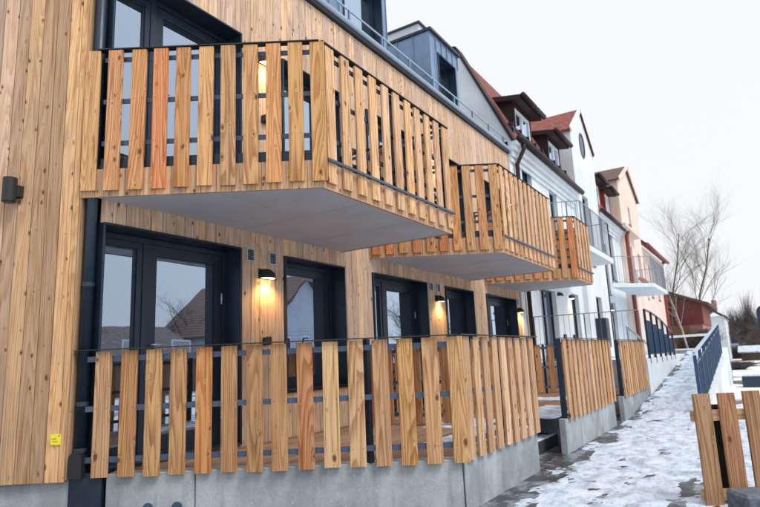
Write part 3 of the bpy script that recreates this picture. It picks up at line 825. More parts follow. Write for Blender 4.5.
def vent(y, z, label):
    t = thing('wall_vent', label, 'vent', (XW, y, z), 'small square wall vents')
    m = MB(); s = .062; f = .014; x = XW + .002
    m.box((x, y - s, z - s * 1.25), (x + .018, y - s + f, z + s * 1.25)); m.box((x, y + s - f, z - s * 1.25), (x + .018, y + s, z + s * 1.25)); m.box((x, y - s + f, z + s * 1.25 - f), (x + .017, y + s - f, z + s * 1.25)); m.box((x, y - s + f, z - s * 1.25), (x + .017, y + s - f, z - s * 1.25 + f))
    m.build('frame', 'light_metal', t)
    for i in range(5): MB().box((x, y - s + f, z - .058 + i * .024), (x + .010, y + s - f, z - .042 + i * .024)).build('louvre', 'zinc_dark', t)
for i, (y, l) in enumerate(((4.69, 'small square vent on the door side above the wall lamp of the corner terrace'), (5.055, 'small square vent on the window side above the wall lamp of the corner terrace'), (9.10, 'small square vent on the door side above the wall lamp of the middle terrace'), (9.38, 'small square vent on the window side above the wall lamp of the middle terrace'), (13.56, 'small square vent above the lamp next to the white house'))): vent(y, 1.245, l)
def outlet(y, z, label):
    t = thing('wall_socket', label, 'socket', (XW, y, z), 'outdoor sockets')
    MB().box((XW + .002, y - .05, z - .045), (XW + .055, y + .05, z + .045)).build('housing', 'black_metal', t, bevel=.008)
    MB().box((XW + .052, y - .046, z - .03), (XW + .066, y + .046, z + .05)).build('lid', 'black_metal', t, bevel=.005)
outlet(4.93, .27, 'black outdoor socket under the wall lamp of the corner terrace')
outlet(4.93, 2.96, 'black outdoor socket behind the slats of the balcony beside the end wall')
outlet(9.35, 2.96, 'black outdoor socket behind the slats of the middle balcony')
# downpipe in the niche
dp = thing('downpipe', 'dark blue round downpipe at the corner of the timber house', 'downpipe', (-4.785, 2.835, -.84))
MB().tube([(-4.785, 2.835, -.70), (-4.785, 2.835, EAVE + .02)], .049, 16).build('pipe', 'dark_metal', dp, smooth=True)
for z in (-.25, -.62, .75, 2.2, 3.6): MB().tube([(-4.785, 2.835, z - .018), (-4.785, 2.835, z + .018)], .054, 16).build('clamp', 'zinc_dark', dp)
hp = MB(); cx, cy = -4.76, 2.80
hp.hexa([slant(DL - .01, -2.585), slant(DL - .01, -2.475), slant(DL + .12, -2.475), slant(DL + .12, -2.585)], -.83, -.68)
pts = [];
for j in range(9):
    t = math.pi * j / 8; pts.append((-2.53 + .055 * math.cos(t), -.68 + .055 * math.sin(t)))
k0 = len(hp.v); hp.v += [(*slant(DL - .01, s), z) for s, z in pts] + [(*slant(DL + .12, s), z) for s, z in pts]
hp.f += [tuple(range(k0, k0 + 9)), tuple(range(k0 + 17, k0 + 8, -1))] + [(k0 + j + 1, k0 + j, k0 + 9 + j, k0 + 10 + j) for j in range(8)]
hp.build('drain_boot', 'black_metal', dp)
# cylinder lamp on the end wall
cl = thing('cylinder_lamp', 'black cylinder up-down lamp on the plain end wall', 'lamp', (*slant(DL, -3.2), 1.58))
c0 = slant(DL - .085, -3.172)
q = MB(); q.tube([(*c0, 1.475), (*c0, 1.478), (*c0, 1.687), (*c0, 1.69)], [.052, .056, .056, .052], 24); q.build('body', 'black_metal', cl, smooth=False)
q = MB(); q.tube([(*c0, 1.470), (*c0, 1.476)], [.044, .044], 20); q.build('lens', 'dark_metal', cl)
q = MB(); q.ybox(slant(DL - .002, -3.12), slant(DL - .075, -3.15), .05, 1.53, 1.63); q.build('bracket', 'black_metal', cl)
MB().hexa([slant(DL - .012, -3.172), slant(DL - .012, -3.10), slant(DL - .001, -3.10), slant(DL - .001, -3.172)], 1.525, 1.635).build('wall_plate', 'black_metal', cl)
# yellow plate
yp = thing('yellow_plate', 'small yellow plate screwed low on the end wall', 'plate', (*slant(DL, -2.69), -.52))
a = slant(DL - .006, -2.735); b = slant(DL - .006, -2.655); c = slant(DL - .001, -2.655); d = slant(DL - .001, -2.735)
MB().hexa([a, b, c, d], -.562, -.478).build('plate', 'yellow_plate', yp)
pr = MB()
for (s0, s1, z0, z1) in ((-2.672, -2.664, -.496, -.486), (-2.725, -2.69, -.515, -.511), (-2.72, -2.675, -.535, -.532)):
    pr.hexa([slant(DL - .0075, s0), slant(DL - .0075, s1), slant(DL - .0062, s1), slant(DL - .0062, s0)], z0, z1)
pr.build('print', 'print_dark', yp)

# ================================================================== RIGHT FOREGROUND
f = thing('picket_fence', 'low unfinished timber fence of upright boards beside the path', 'fence', (*slant(4.85, 2.7), -1.24))
DFN = 4.86; FS = 2.56
for i in range(7): 
    rngc = random.Random(200 + i)
    board('picket', .137, .026, 'larch_slat', f, slant(DFN, FS + i * .203), YAW, -1.27, -.375 + rngc.uniform(-.006, .006), tint([(.46, .31, .19), (.50, .275, .145), (.46, .30, .175)][i % 3], .07, .1, rngc), .002)
for z in (-.555, -1.165):
    MB().hexa([slant(DFN + .028, FS - .08), slant(DFN + .028, FS + 1.4), slant(DFN + .07, FS + 1.4), slant(DFN + .07, FS - .08)], z - .042, z + .042).build('rail', 'larch_rail', f, color=(.58, .42, .26))
for s in (FS + .19, FS + 1.12):
    MB().hexa([slant(DFN + .12, s - .10), slant(DFN + .12, s + .10), slant(DFN + .16, s + .10), slant(DFN + .16, s - .10)], -1.3, -.48).build('post', 'black_metal', f)
    MB().hexa([slant(DFN + .075, s - .03), slant(DFN + .075, s + .03), slant(DFN + .118, s + .03), slant(DFN + .118, s - .03)], -.60, -.50).build('bracket', 'black_metal', f)
blk = MB(); blk.hexa([slant(4.45, 2.56), slant(4.45, 3.6), slant(4.72, 3.6), slant(4.72, 2.56)], -1.26, -1.075)
bo = blk.build('granite_block', 'granite', None, bevel=.02); tag(bo, 'dark grey granite block lying in front of the low picket fence', 'block')

# ================================================================== WHITE HOUSE
XH = -4.70; XB = -4.55
wh = thing('white_house', 'white rendered house with red tile mansard, brown gutters and a round window gable', 'house', (-6.5, 20, -1.24))
def wall_rects(y0, y1, z0, z1, hol, x, t=.3):
    m = MB(); es = sorted(set([y0, y1] + [e for h in hol for e in h[:2] if y0 < e < y1]))
    for a, b in zip(es, es[1:]):
        for (p, q) in cut(a, b, z0, z1, hol): m.box((x - t, a, p), (x, b, q))
    return m
def opening(parent, name, x, y0, y1, z0, z1, leaves=1, mat='dark_metal', depth=.12):
    m = MB(); t = .05; xi = x - depth
    m.box((xi - .05, y0, z0), (xi, y0 + t, z1)); m.box((xi - .05, y1 - t, z0), (xi, y1, z1)); m.box((xi - .05, y0 + t, z1 - t), (xi - .001, y1 - t, z1)); m.box((xi - .05, y0 + t, z0), (xi - .001, y1 - t, z0 + t))
    for i in range(1, leaves): u = y0 + (y1 - y0) * i / leaves; m.box((xi - .05, u - .04, z0 + t), (xi - .002, u + .04, z1 - t))
    o = m.build(name, mat, parent)
    for i in range(leaves):
        a = y0 + (y1 - y0) * i / leaves; b = y0 + (y1 - y0) * (i + 1) / leaves
        MB().box((xi - .045, a + .03, z0 + .03), (xi - .03, b - .03, z1 - .03)).build('pane', 'dark_glass', o)
    MB().box((x - depth, y0 - .03, z0 - .03), (x + .05, y1 + .03, z0)).build('sill', 'zinc_dark', o)
    return o
hol = [(15.35, 16.85, -.2, 1.75), (18.55, 19.45, -.2, 1.82), (14.75, 15.55, 3.0, 5.0), (17.2, 18.0, 3.0, 4.9)]
wall_rects(YEND + .01, 20.1, -1.24, 5.40, hol, XH).build('wall', 'render_white', wh)
opening(wh, 'door', XH, *hol[0], 2); opening(wh, 'door', XH, *hol[1]); opening(wh, 'window', XH, *hol[2]); opening(wh, 'window', XH, *hol[3])
hol2 = [(20.85, 21.75, 3.0, 5.55), (21.3, 22.2, -.2, 1.9)]
bay = wall_rects(20.1, 23.5, -1.24, 7.72, hol2, XB, .5); k = len(bay.v)
bay.v += [(XB, 20.1, 7.72), (XB, 23.5, 7.72), (XB, 21.8, 9.0), (XB - .5, 20.1, 7.72), (XB - .5, 23.5, 7.72), (XB - .5, 21.8, 9.0)]
bay.f += [(k, k + 1, k + 2), (k + 5, k + 4, k + 3), (k, k + 2, k + 5, k + 3), (k + 2, k + 1, k + 4, k + 5)]
bay.build('gable_wall', 'render_white', wh)
MB().box((-7.2, 20.102, 5.2), (XB - .5, 20.4, 7.72)).build('gable_cheek', 'render_white', wh)
MB().box((-7.2, 23.2, 5.2), (XB - .5, 23.498, 7.72)).build('gable_cheek', 'render_white', wh)
opening(wh, 'window', XB, *hol2[0]); opening(wh, 'door', XB, *hol2[1])
q = MB(); n = 24
ov = [(21.75 + .40 * math.cos(2 * math.pi * j / n), 7.62 + .50 * math.sin(2 * math.pi * j / n)) for j in range(n)]
ovi = [(21.75 + .33 * math.cos(2 * math.pi * j / n), 7.62 + .43 * math.sin(2 * math.pi * j / n)) for j in range(n)]
q.v = [(XB + .025, y, z) for y, z in ov] + [(XB + .025, y, z) for y, z in ovi] + [(XB + .002, y, z) for y, z in ov] + [(XB + .006, y, z) for y, z in ovi]
q.f = [(j, (j + 1) % n, n + (j + 1) % n, n + j) for j in range(n)] + [(2 * n + j, 2 * n + (j + 1) % n, (j + 1) % n, j) for j in range(n)] + [(n + j, n + (j + 1) % n, 3 * n + (j + 1) % n, 3 * n + j) for j in range(n)]
ow = q.build('round_window', 'dark_metal', wh)
q = MB(); q.v = [(XB + .007, y, z) for y, z in ovi]; q.f = [tuple(range(n))]; q.build('pane', 'dark_glass', ow)
# gable roof: tile slopes with white barge boards
for sgn, ya in ((-1, 20.0), (1, 23.52)):
    q = MB(); zz_ = 7.66
    pts = [(XB + .03, ya, zz_), (XB + .03, 21.8, 9.02), (-8.2, 21.8, 9.02), (-8.2, ya, zz_)]
    q.poly(pts if sgn < 0 else pts[::-1], -.08); q.build('gable_roof', 'red_tile', wh)
    q = MB(); q.bar((XB + .05, ya, 7.72), (XB + .05, 21.8, 9.07), .05, .20 if sgn < 0 else .07); q.build('barge_board', 'white_paint' if sgn < 0 else 'brown_metal', wh)
def mansard(y0, y1, par, mat, ze=5.42):
    q = MB(); q.poly([(-4.52, y0, ze), (-4.52, y1, ze), (-5.95, y1, 8.35), (-5.95, y0, 8.35)], .1); r = q.build('roof', mat, par)
    q = MB(); q.poly([(-5.95, y0, 8.35), (-5.95, y1, 8.35), (-8.6, y1, 9.1), (-8.6, y0, 9.1)], .1); q.build('roof_top', mat, par)
    return r
mansard(YEND + .32, 20.1, wh, 'red_tile'); mansard(23.5, 28.2, wh, 'red_tile')
# party wall with dark coping
q = MB(); q.v = [(x, y, z) for y in (YEND + .01, YEND + .31) for x, z in ((-4.60, 5.2), (-4.62, 5.50), (-5.93, 8.36), (-8.6, 9.12), (-8.6, 5.2))]
q.f = [(4, 3, 2, 1, 0), (5, 6, 7, 8, 9)] + [(i, (i + 1) % 5, 5 + (i + 1) % 5, 5 + i) for i in range(5)]
q.build('party_wall', 'render_white', wh)
q = MB(); 
for a, b in (((-4.56, 5.42), (-5.95, 8.45)), ((-5.95, 8.45), (-8.6, 9.2))):
    q.bar((a[0], YEND + .17, a[1]), (b[0], YEND + .17, b[1]), .42, .07)
q.build('coping', 'brown_metal', wh)
# cornice, gutter, downpipe
def cornice(par, y0, y1, x, z, mat):
    for i, (o, h0, h1) in enumerate(((.05, -.52, -.40), (.10, -.395, -.25), (.17, -.245, -.12), (.24, -.115, -.01))):
        MB().box((x + .002, y0, z + h0), (x + o, y1, z + h1)).build('cornice', mat, par)
def gutter(par, y0, y1, x, z, mat):
    MB().tube([(x, y0, z), (x, y1, z)], .085, 10).build('gutter', mat, par, smooth=True)
cornice(wh, YEND + .02, 20.08, XH, 5.40, 'render_white'); gutter(wh, YEND + .05, 20.3, XH + .30, 5.44, 'brown_metal')
cornice(wh, 23.52, 28.1, XH, 5.40, 'render_white'); gutter(wh, 23.4, 28.2, XH + .30, 5.44, 'brown_metal')
q = MB(); q.tube([(XH + .30, 14.15, 5.40), (XH + .30, 14.15, 5.22), (XH + .09, 14.15, 4.85), (XH + .09, 14.15, -1.2)], .055, 10); q.build('downpipe', 'brown_metal', wh, smooth=True)
q = MB(); q.tube([(XH + .10, 23.75, 5.35), (XH + .09, 23.75, -1.2)], .06, 10); q.build('downpipe', 'black_metal', wh, smooth=True)
def tile_dormer(par, y0, y1, xf, z0, z1, cheek, wmat='white_paint'):
    d = MB(); d.box((-6.6, y0, z0), (xf, y0 + .06, z1)); d.box((-6.6, y1 - .06, z0), (xf, y1, z1)); d.box((-6.6, y0 + .06, z0), (xf - .2, y1 - .06, z0 + .1))
    d.box((xf - .10, y0 + .06, z1 - .16), (xf - .001, y1 - .06, z1)); o = d.build('dormer', cheek, par)
    MB().poly([(xf + .30, y0 - .22, z1 + .02), (xf + .30, y1 + .22, z1 + .02), (-6.9, y1 + .22, z1 + .42), (-6.9, y0 - .22, z1 + .42)], .14).build('dormer_roof', 'brown_metal', o)
    MB().tube([(xf + .36, y0 - .24, z1 - .02), (xf + .36, y1 + .24, z1 - .02)], .075, 10).build('dormer_gutter', 'brown_metal', o, smooth=True)
    m = MB(); w0, w1, a, b = y0 + .07, y1 - .07, z0 + .12, z1 - .17; x = xf - .02
    for (p, r_) in ((w0, w0 + .09), ((w0 + w1) / 2 - .05, (w0 + w1) / 2 + .05), (w1 - .09, w1)): m.box((x - .06, p, a), (x, r_, b))
    m.box((x - .06, w0 + .09, b - .09), (x - .001, w1 - .09, b)); m.box((x - .06, w0 + .09, a), (x - .001, w1 - .09, a + .09)); m.build('window_frame', wmat, o)
    MB().box((x - .05, w0 + .02, a + .02), (x - .035, w1 - .02, b - .02)).build('pane', 'window_glass', o)
tile_dormer(wh, 15.0, 16.45, -4.84, 5.85, 7.02, 'brown_metal'); tile_dormer(wh, 18.15, 19.5, -4.84, 5.85, 7.02, 'brown_metal')
tile_dormer(wh, 24.3, 25.6, -4.84, 5.85, 7.1, 'red_paint'); tile_dormer(wh, 26.6, 27.7, -4.84, 5.85, 7.1, 'red_paint')
wall_rects(23.5, 28.2, -1.24, 5.4, [(24.0, 24.9, 2.2, 4.3), (25.6, 26.5, 2.9, 5.0), (24.6, 25.5, -.2, 1.9)], XH).build('wall', 'render_white', wh)
opening(wh, 'door', XH, 24.0, 24.9, 2.2, 4.3); opening(wh, 'window', XH, 25.6, 26.5, 2.9, 5.0); opening(wh, 'door', XH, 24.6, 25.5, -.2, 1.9)
MB().hexa([(-9, YEND + .32), (XH - .31, YEND + .32), (XH - .31, 28.2), (-9, 28.2)], -1.24, 5.3).build('core', 'black_metal', wh)
for i in range(9):      # snow guard in front of the tiles
    pass
q = MB(); q.tube([(-4.72, YEND + .5, 5.98), (-4.72, 20.0, 5.98)], .02, 6); q.tube([(-4.78, YEND + .5, 6.10), (-4.78, 20.0, 6.10)], .02, 6)
for i in range(10): q.box((-4.86, YEND + .6 + i * .65, 5.85), (-4.70, YEND + .63 + i * .65, 6.14))
q.build('snow_guard', 'zinc_dark', wh)

# cream house
ch_ = thing('cream_house', 'cream rendered gabled house with red downpipes beyond the white house', 'house', (-6.5, 36, -1.24))
holc = [(30.3, 30.9, 5.9, 7.0), (29.2, 30.1, 2.7, 4.9), (31.6, 32.4, 3.0, 4.8)]
XC = -4.50
w = wall_rects(28.2, 33.4, -1.24, 7.9, holc, XC, .4); k = len(w.v)
w.v += [(XC, 28.2, 7.9), (XC, 33.4, 7.9), (XC, 30.8, 9.1), (XC - .4, 28.2, 7.9), (XC - .4, 33.4, 7.9), (XC - .4, 30.8, 9.1)]
w.f += [(k, k + 1, k + 2), (k + 5, k + 4, k + 3), (k, k + 2, k + 5, k + 3), (k + 2, k + 1, k + 4, k + 5)]
w.build('gable_wall', 'render_cream', ch_)
MB().box((-9, 28.205, 5.0), (XC - .4, 28.5, 7.9)).build('gable_cheek', 'render_cream', ch_)
for h in holc: opening(ch_, 'window', XC, *h, 1, 'white_paint')
for ya, s_ in ((28.0, -1), (33.6, 1)):
    pts = [(XC + .12, ya, 7.80), (XC + .12, 30.8, 9.12), (-9.5, 30.8, 9.12), (-9.5, ya, 7.80)]
    q = MB(); q.poly(pts if s_ < 0 else pts[::-1], -.08); q.build('roof', 'brown_tile', ch_)
    q = MB(); q.bar((XC + .14, ya, 7.84), (XC + .14, 30.8, 9.16), .05, .2); q.build('barge_board', 'render_cream', ch_)
hole = [(34.4, 35.3, 2.7, 4.8), (36.4, 37.3, 2.9, 4.8), (39.2, 40.2, 2.9, 4.8), (34.2, 35.2, -.3, 1.8), (38, 39, .2, 1.8)]
wall_rects(33.4, 42.0, -1.24, 5.6, hole, XH).build('wall', 'render_cream', ch_)
for h in hole: opening(ch_, 'window', XH, *h, 1, 'white_paint')
MB().hexa([(-10, 28.55), (XH - .31, 28.55), (XH - .31, 41.99), (-10, 41.99)], -1.24, 5.55).build('core', 'render_cream', ch_)
q = MB(); q.poly([(-4.30, 33.45, 5.55), (-4.30, 42.3, 5.55), (-6.6, 42.3, 8.2), (-6.6, 33.45, 8.2)], .12); q.build('roof', 'red_tile', ch_)
q = MB(); q.poly([(-4.26, 33.4, 5.50), (-4.26, 42.35, 5.50), (-4.9, 42.35, 6.1), (-4.9, 33.4, 6.1)], -.06); q.build('eave_board', 'brown_metal', ch_)
gutter(ch_, 33.45, 42.3, -4.22, 5.52, 'red_pipe'); cornice(ch_, 33.45, 41.9, XH, 5.40, 'render_cream')
for y, xx in ((28.5, XC + .09), (41.9, XH + .10)):
    q = MB(); q.tube([(xx + .2, y, 5.7), (xx, y, 5.2), (xx, y, -1.2)], .08, 10); q.build('downpipe', 'red_pipe', ch_, smooth=True)
MB().box((-4.5, 27.0, 5.40), (-4.16, 31.0, 5.52)).build('string_course', 'render_cream', ch_)

# white slab balconies with thin railings
def thin_rail(par, path, z0, z1, step, r=.0045, mat='steel_grey', posts=True, top=.010):
    for p, r2 in zip(path, path[1:]):
        MB().bar((*p, z1), (*r2, z1), top * 2, top * 2).build('handrail', mat, par)
        MB().bar((*p, z0 + .06), (*r2, z0 + .06), .016, .016).build('lower_rail', mat, par)
    q = MB()
    for p, r2 in zip(path, path[1:]):
        L = math.hypot(r2[0] - p[0], r2[1] - p[1]); n = max(2, int(L / step))
        for i in range(n + 1):
            u = i / n; x, y = p[0] + (r2[0] - p[0]) * u, p[1] + (r2[1] - p[1]) * u
            big = posts and i % 10 == 0
            w_ = .014 if big else r
            q.box((x - w_, y - w_, z0), (x + w_, y + w_, z1 - .01))
    o = q.build('bars', mat, par); o['kind'] = 'stuff'
def slab_balcony(label, yl, yf, ye, xf, z, xw):
    t = thing('slab_balcony', label, 'balcony', (-4, (yf + ye) / 2, z), 'white slab balconies')
    pl_ = [(xw + .002, yl), (xf, yf), (xf, ye), (xw + .002, ye)]
    MB().hexa(pl_, z - .16, z).build('slab', 'render_white', t, bevel=.01)
    ins = [(xw + .03, yl + .06), (xf - .05, yf + .05), (xf - .05, ye - .05), (xw + .03, ye - .05)]
    thin_rail(t, ins, z, z + 1.1, .11)
    return t
sa = slab_balcony('white slab balcony with thin bar railing on the white house', 14.3, 14.95, 18.4, -3.3, 2.72, XH)
sb = slab_balcony('white slab balcony with thin bar railing spanning the white and cream houses', 24.2, 25.6, 29.8, -3.15, 2.60, XC)
pk = MB()
for i in range(4):
    pk.bar((-3.42 - i * .02, 25.9 + i * .22, 2.64), (-3.75 + i * .03, 26.0 + i * .2, 2.92 - .05 * (i % 2)), .06, .16)
po = pk.build('cushion_pile', 'pink_cloth', None, bevel=.02); tag(po, 'pink cushions piled on the slab balcony of the cream house', 'cushions')
# lamps on the white house
def small_lamp(x, y, z, label, on=True):
    t = thing('wall_lamp', label, 'lamp', (x, y, z), 'lamps on the white house')
    m = MB(); n = 10; r = .13; rows = []
    for i in range(5):
        ph = (math.pi / 2) * i / 4
        rows.append([(x + .01 + r * 1.2 * math.cos(ph) * math.sin(math.pi * j / n), y - r * math.cos(ph) * math.cos(math.pi * j / n), z + r * math.sin(ph)) for j in range(n + 1)])
    for row in rows: m.v += row
    for i in range(4):
        for j in range(n): k = i * (n + 1) + j; m.f.append((k, k + 1, k + n + 2, k + n + 1))
    m.build('shade', 'black_metal', t, smooth=True)
    MB().hexa([(x + .012 + r * 1.05 * math.sin(math.pi * j / n), y - r * .9 * math.cos(math.pi * j / n)) for j in range(n + 1)], z - .002, z + .006).build('diffuser', 'lamp_glow' if on else 'white_paint', t)
    if on:
        l = bpy.data.lights.new('lamp_light', 'SPOT'); l.energy = 12; l.color = (1.0, .6, .25); l.spot_size = R(150); l.spot_blend = .8; l.shadow_soft_size = .05
        lo = bpy.data.objects.new('lamp_light', l); COL.objects.link(lo); lo.location = zz((x + .09, y, z - .03)); lo.rotation_euler = (0, R(-8), 0); adopt(lo, t)
small_lamp(XH, 17.1, 1.62, 'unlit black wall lamp right of the glazed double door of the white house', False)
small_lamp(XH, 18.3, 1.62, 'lit wall lamp beside the narrow door of the white house')
small_lamp(XH, 24.3, 1.55, 'lit wall lamp by the door under the far slab balcony')
for y, l in ((17.3, 'small black socket by the glazed double door of the white house'), (18.35, 'small black socket by the narrow door of the white house')):
    o = MB().box((XH + .002, y - .06, .38), (XH + .07, y + .06, .52)).build('wall_socket', 'black_metal', None, bevel=.01); tag(o, l, 'socket', 'sockets on the white house')
for (y0, z0, l) in ((21.05, .0, 'blue metal letter box stand against the white house'),):
    m = thing('letter_box', l, 'letter box', (XB + .2, y0, -.2)); MB().box((XB + .01, y0 - .25, .1), (XB + .35, y0 + .25, 1.1)).build('box', 'dark_metal', m, bevel=.01)
    for i in range(4): MB().box((XB + .352, y0 - .22, .18 + i * .22), (XB + .358, y0 + .22, .36 + i * .22)).build('flap', 'zinc_dark', m)
    MB().box((XB + .1, y0 - .05, -.2), (XB + .2, y0 + .05, .1)).build('leg', 'dark_metal', m)

# ================================================================== UPPER TERRACE, RAMP RAILINGS
tw = thing('retaining_wall', 'white rendered retaining wall under the blue railing along the ramp', 'wall', (XP, 17, -1.24))
MB().hexa([(XP, 14.22), (XP, 24.5), (XP - .25, 24.5), (XP - .25, 14.22)], -1.4, -.22).build('wall', 'render_white', tw)
MB().hexa([(XP - .25, 14.22), (XP - .25, 14.47), (XW + .2, 14.47), (XW + .2, 14.22)], -1.4, -.22).build('end_wall', 'concrete', tw)
structure(MB().hexa([(XP - .24, 14.45), (XP - .24, 24.5), (XH, 24.5), (XH, 14.45)], -1.4, -.235).build('upper_terrace', 'render_white'))
structure(MB().hexa([(XP - .24, 24.4), (-.86, 24.4), (-2.75, 48), (-4.69, 48), (-4.69, 24.5), (XP - .24, 24.5)], -1.4, -.10).build('upper_yard', 'snow'))
lr = thing('ramp_railing', 'blue bar railing with a falling top rail on the white retaining wall', 'railing', (XP, 17, -.2))
posts_ = [(14.75, .905), (15.70, .885), (16.65, .82), (17.62, .73), (18.6, .60), (19.58, .44)]
for y, zt in posts_: MB().box((XP - .04, y - .018, -.34), (XP + .012, y + .018, zt)).build('post', 'dark_metal', lr)
q = MB(); b2 = MB()
MB().bar((XP - .02, 14.75, -.12), (XP - .02, 19.58, -.13), .02, .02).build('lower_rail', 'dark_metal', lr)
for (y0, a), (y1, b) in zip(posts_, posts_[1:]):
    q.bar((XP - .02, y0 - .005, a), (XP - .02, y1 + .005, b), .04, .035)
    for i in range(1, 16):
        u = i / 16; y = y0 + (y1 - y0) * u; b2.box((XP - .026, y - .006, -.12), (XP - .014, y + .006, min(a, b) - .22))
q.build('handrail', 'dark_metal', lr); o = b2.build('bars', 'blue_metal', lr); o['kind'] = 'stuff'
rr_ = thing('ramp_railing', 'blue bar railing with a pale handrail climbing on the open side of the ramp', 'railing', (-1.0, 17, -1.1))
q = MB(); b2 = MB(); Y0, Y1 = 12.35, 22.0
q.bar((-1.0, Y0 - .1, ramp_z(Y0) + 1.06), (-1.0, Y1, ramp_z(Y1) + 1.0), .05, .05); q.build('handrail', 'light_metal', rr_)
for i in range(9):
    y = Y0 + (Y1 - Y0) * i / 8; z = ramp_z(y); MB().box((-1.03, y - .025, z - .15), (-.97, y + .025, z + 1.02)).build('post', 'blue_metal', rr_)
n = 110
for i in range(n): 
    y = Y0 + (Y1 - Y0) * (i + .5) / n; z = ramp_z(y); b2.box((-1.018, y - .008, z + .06), (-.982, y + .008, z + .84))
b2.bar((-1.0, Y0, ramp_z(Y0) + .06), (-1.0, Y1, ramp_z(Y1) + .06), .036, .03); b2.bar((-1.0, Y0, ramp_z(Y0) + .85), (-1.0, Y1, ramp_z(Y1) + .85), .036, .03)
o = b2.build('bars', 'blue_metal', rr_); o['kind'] = 'stuff'
kb = MB()
for i in range(24):
    y0, y1 = 11.8 + i * .5, 12.3 + i * .5; k = len(kb.v); a, b = ramp_z(y0) + .05, ramp_z(y1) + .05
    kb.v += [(-1.02, y0, -1.4), (-.86, y0, -1.4), (-.86, y1, -1.4), (-1.02, y1, -1.4), (-1.02, y0, a), (-.86, y0, a), (-.86, y1, b), (-1.02, y1, b)]
    kb.f += [(k + 4, k + 5, k + 6, k + 7), (k + 1, k + 2, k + 6, k + 5), (k, k + 4, k + 7, k + 3), (k, k + 1, k + 5, k + 4)]
ko = kb.build('ramp_kerb', 'render_white'); tag(ko, 'white kerb wall along the open side of the ramp', 'kerb')
# railing across the terrace front of the white house
tr = thing('terrace_railing', 'thin bar railing crossing in front of the white house doors', 'railing', (-3.3, 14.5, -.2))
thin_rail(tr, [(-4.6, 14.33), (XP - .12, 14.60)], -.22, .90, .115, .004)
dg = MB(); dg.tube([(-2.6, 15.2, .55), (-2.5, 18.4, -.05)], .03, 8); o = thing('hand_bar', 'pale handrail sloping down on the terrace of the white house', 'handrail', (-2.55, 16.8, -.22))
dg.build('bar', 'light_metal', o, smooth=True); MB().box((-2.62, 15.18, -.24), (-2.58, 15.22, .55)).build('post', 'light_metal', o); MB().box((-2.52, 18.36, -.24), (-2.48, 18.40, -.05)).build('post', 'light_metal', o)
# barrier across the top of the ramp
br = thing('barrier', 'white horizontal barrier bar across the top of the ramp', 'barrier', (-1.8, 26, -.1))
MB().bar((-3.3, 26, .42), (-1.1, 26, .45), .06, .09).build('bar', 'white_paint', br)
for x in (-3.2, -1.2): MB().box((x - .04, 25.96, -.1), (x + .04, 26.04, .44)).build('post', 'white_paint', br)

# ================================================================== FAR BACKGROUND
rh = thing('red_house', 'dark red timber house with pink lower wall beyond the ramp', 'house', (-4.5, 47, -.1))
MB().box((-8, 45, -.1), (-2.9, 53, 1.5)).build('lower_wall', 'pink_render', rh)
MB().box((-8, 44.9, 1.5), (-2.8, 53, 3.1)).build('upper_wall', 'red_board', rh)
for i in range(20): MB().box((-7.9 + i * .26, 44.86, 1.5), (-7.86 + i * .26, 44.9, 3.1)).build('batten', 'red_board', rh)
q = MB(); q.poly([(-2.3, 44.4, 2.85), (-2.3, 53.6, 2.85), (-5.4, 53.6, 4.15), (-5.4, 44.4, 4.15)], .15); q.build('roof', 'brown_tile', rh)
q = MB(); q.poly([(-5.4, 44.4, 4.15), (-5.4, 53.6, 4.15), (-8.5, 53.6, 2.85), (-8.5, 44.4, 2.85)], .15); q.build('roof', 'brown_tile', rh)
q = MB(); q.v = [(-8, 44.91, 3.1), (-2.8, 44.91, 3.1), (-5.4, 44.91, 4.05)]; q.f = [(0, 1, 2)]; q.build('gable', 'red_board', rh)
MB().box((-4.6, 44.84, -.1), (-3.7, 44.95, 1.45)).build('door', 'brown_door', rh); MB().box((-6.4, 44.84, 1.9), (-5.6, 44.95, 2.8)).build('window', 'window_glass', rh)
gh = thing('grey_house', 'small pale grey house with chimney behind the handrail', 'house', (-3, 62, -.5))
MB().box((-4.2, 60, -1.24), (-2.1, 66, 2.6)).build('wall', 'render_white', gh); MB().poly([(-1.9, 59.7, 2.5), (-1.9, 66.3, 2.5), (-3.2, 66.3, 3.4), (-3.2, 59.7, 3.4)], .12).build('roof', 'zinc_dark', gh); MB().poly([(-3.2, 59.7, 3.4), (-3.2, 66.3, 3.4), (-4.5, 66.3, 2.5), (-4.5, 59.7, 2.5)], .12).build('roof', 'zinc_dark', gh); MB().box((-3.0, 61, 3.1), (-2.6, 61.5, 4.1)).build('chimney', 'pink_render', gh)

def grow(m, tw, p, d, L, r, lev, rng, maxlev, spread=.55, upb=.10):
    seg = 4; pts = [p]; rad = [r]
    for i in range(seg):
        d = (d + Vector((rng.gauss(0, .17), rng.gauss(0, .17), rng.gauss(0, .12) + upb * .3))).normalized()
        p = p + d * (L / seg); pts.append(p); rad.append(r * (1 - .55 * (i + 1) / seg))
    (m if lev <= 1 else tw).tube(pts, rad, 7 if lev == 0 else 5 if lev == 1 else 3, caps=False)
    if lev >= maxlev: return
    n = [14, 8, 6, 4, 3][lev]
    for i in range(n):
        u = .24 + .76 * (i + rng.random() * .6) / n; j = min(seg - 1, int(u * seg)); q = pts[j].lerp(pts[j + 1], u * seg - j)
        ax = Vector((rng.gauss(0, 1), rng.gauss(0, 1), 0)).normalized()
        nd = (d * (1 - spread * .5) + ax * spread + Vector((0, 0, upb))).normalized()
        grow(m, tw, q, nd, L * rng.uniform(.42, .66) * (.68 if lev == 0 else .98), rad[j] * (.36 if lev == 0 else .46), lev + 1, rng, maxlev, spread, upb)
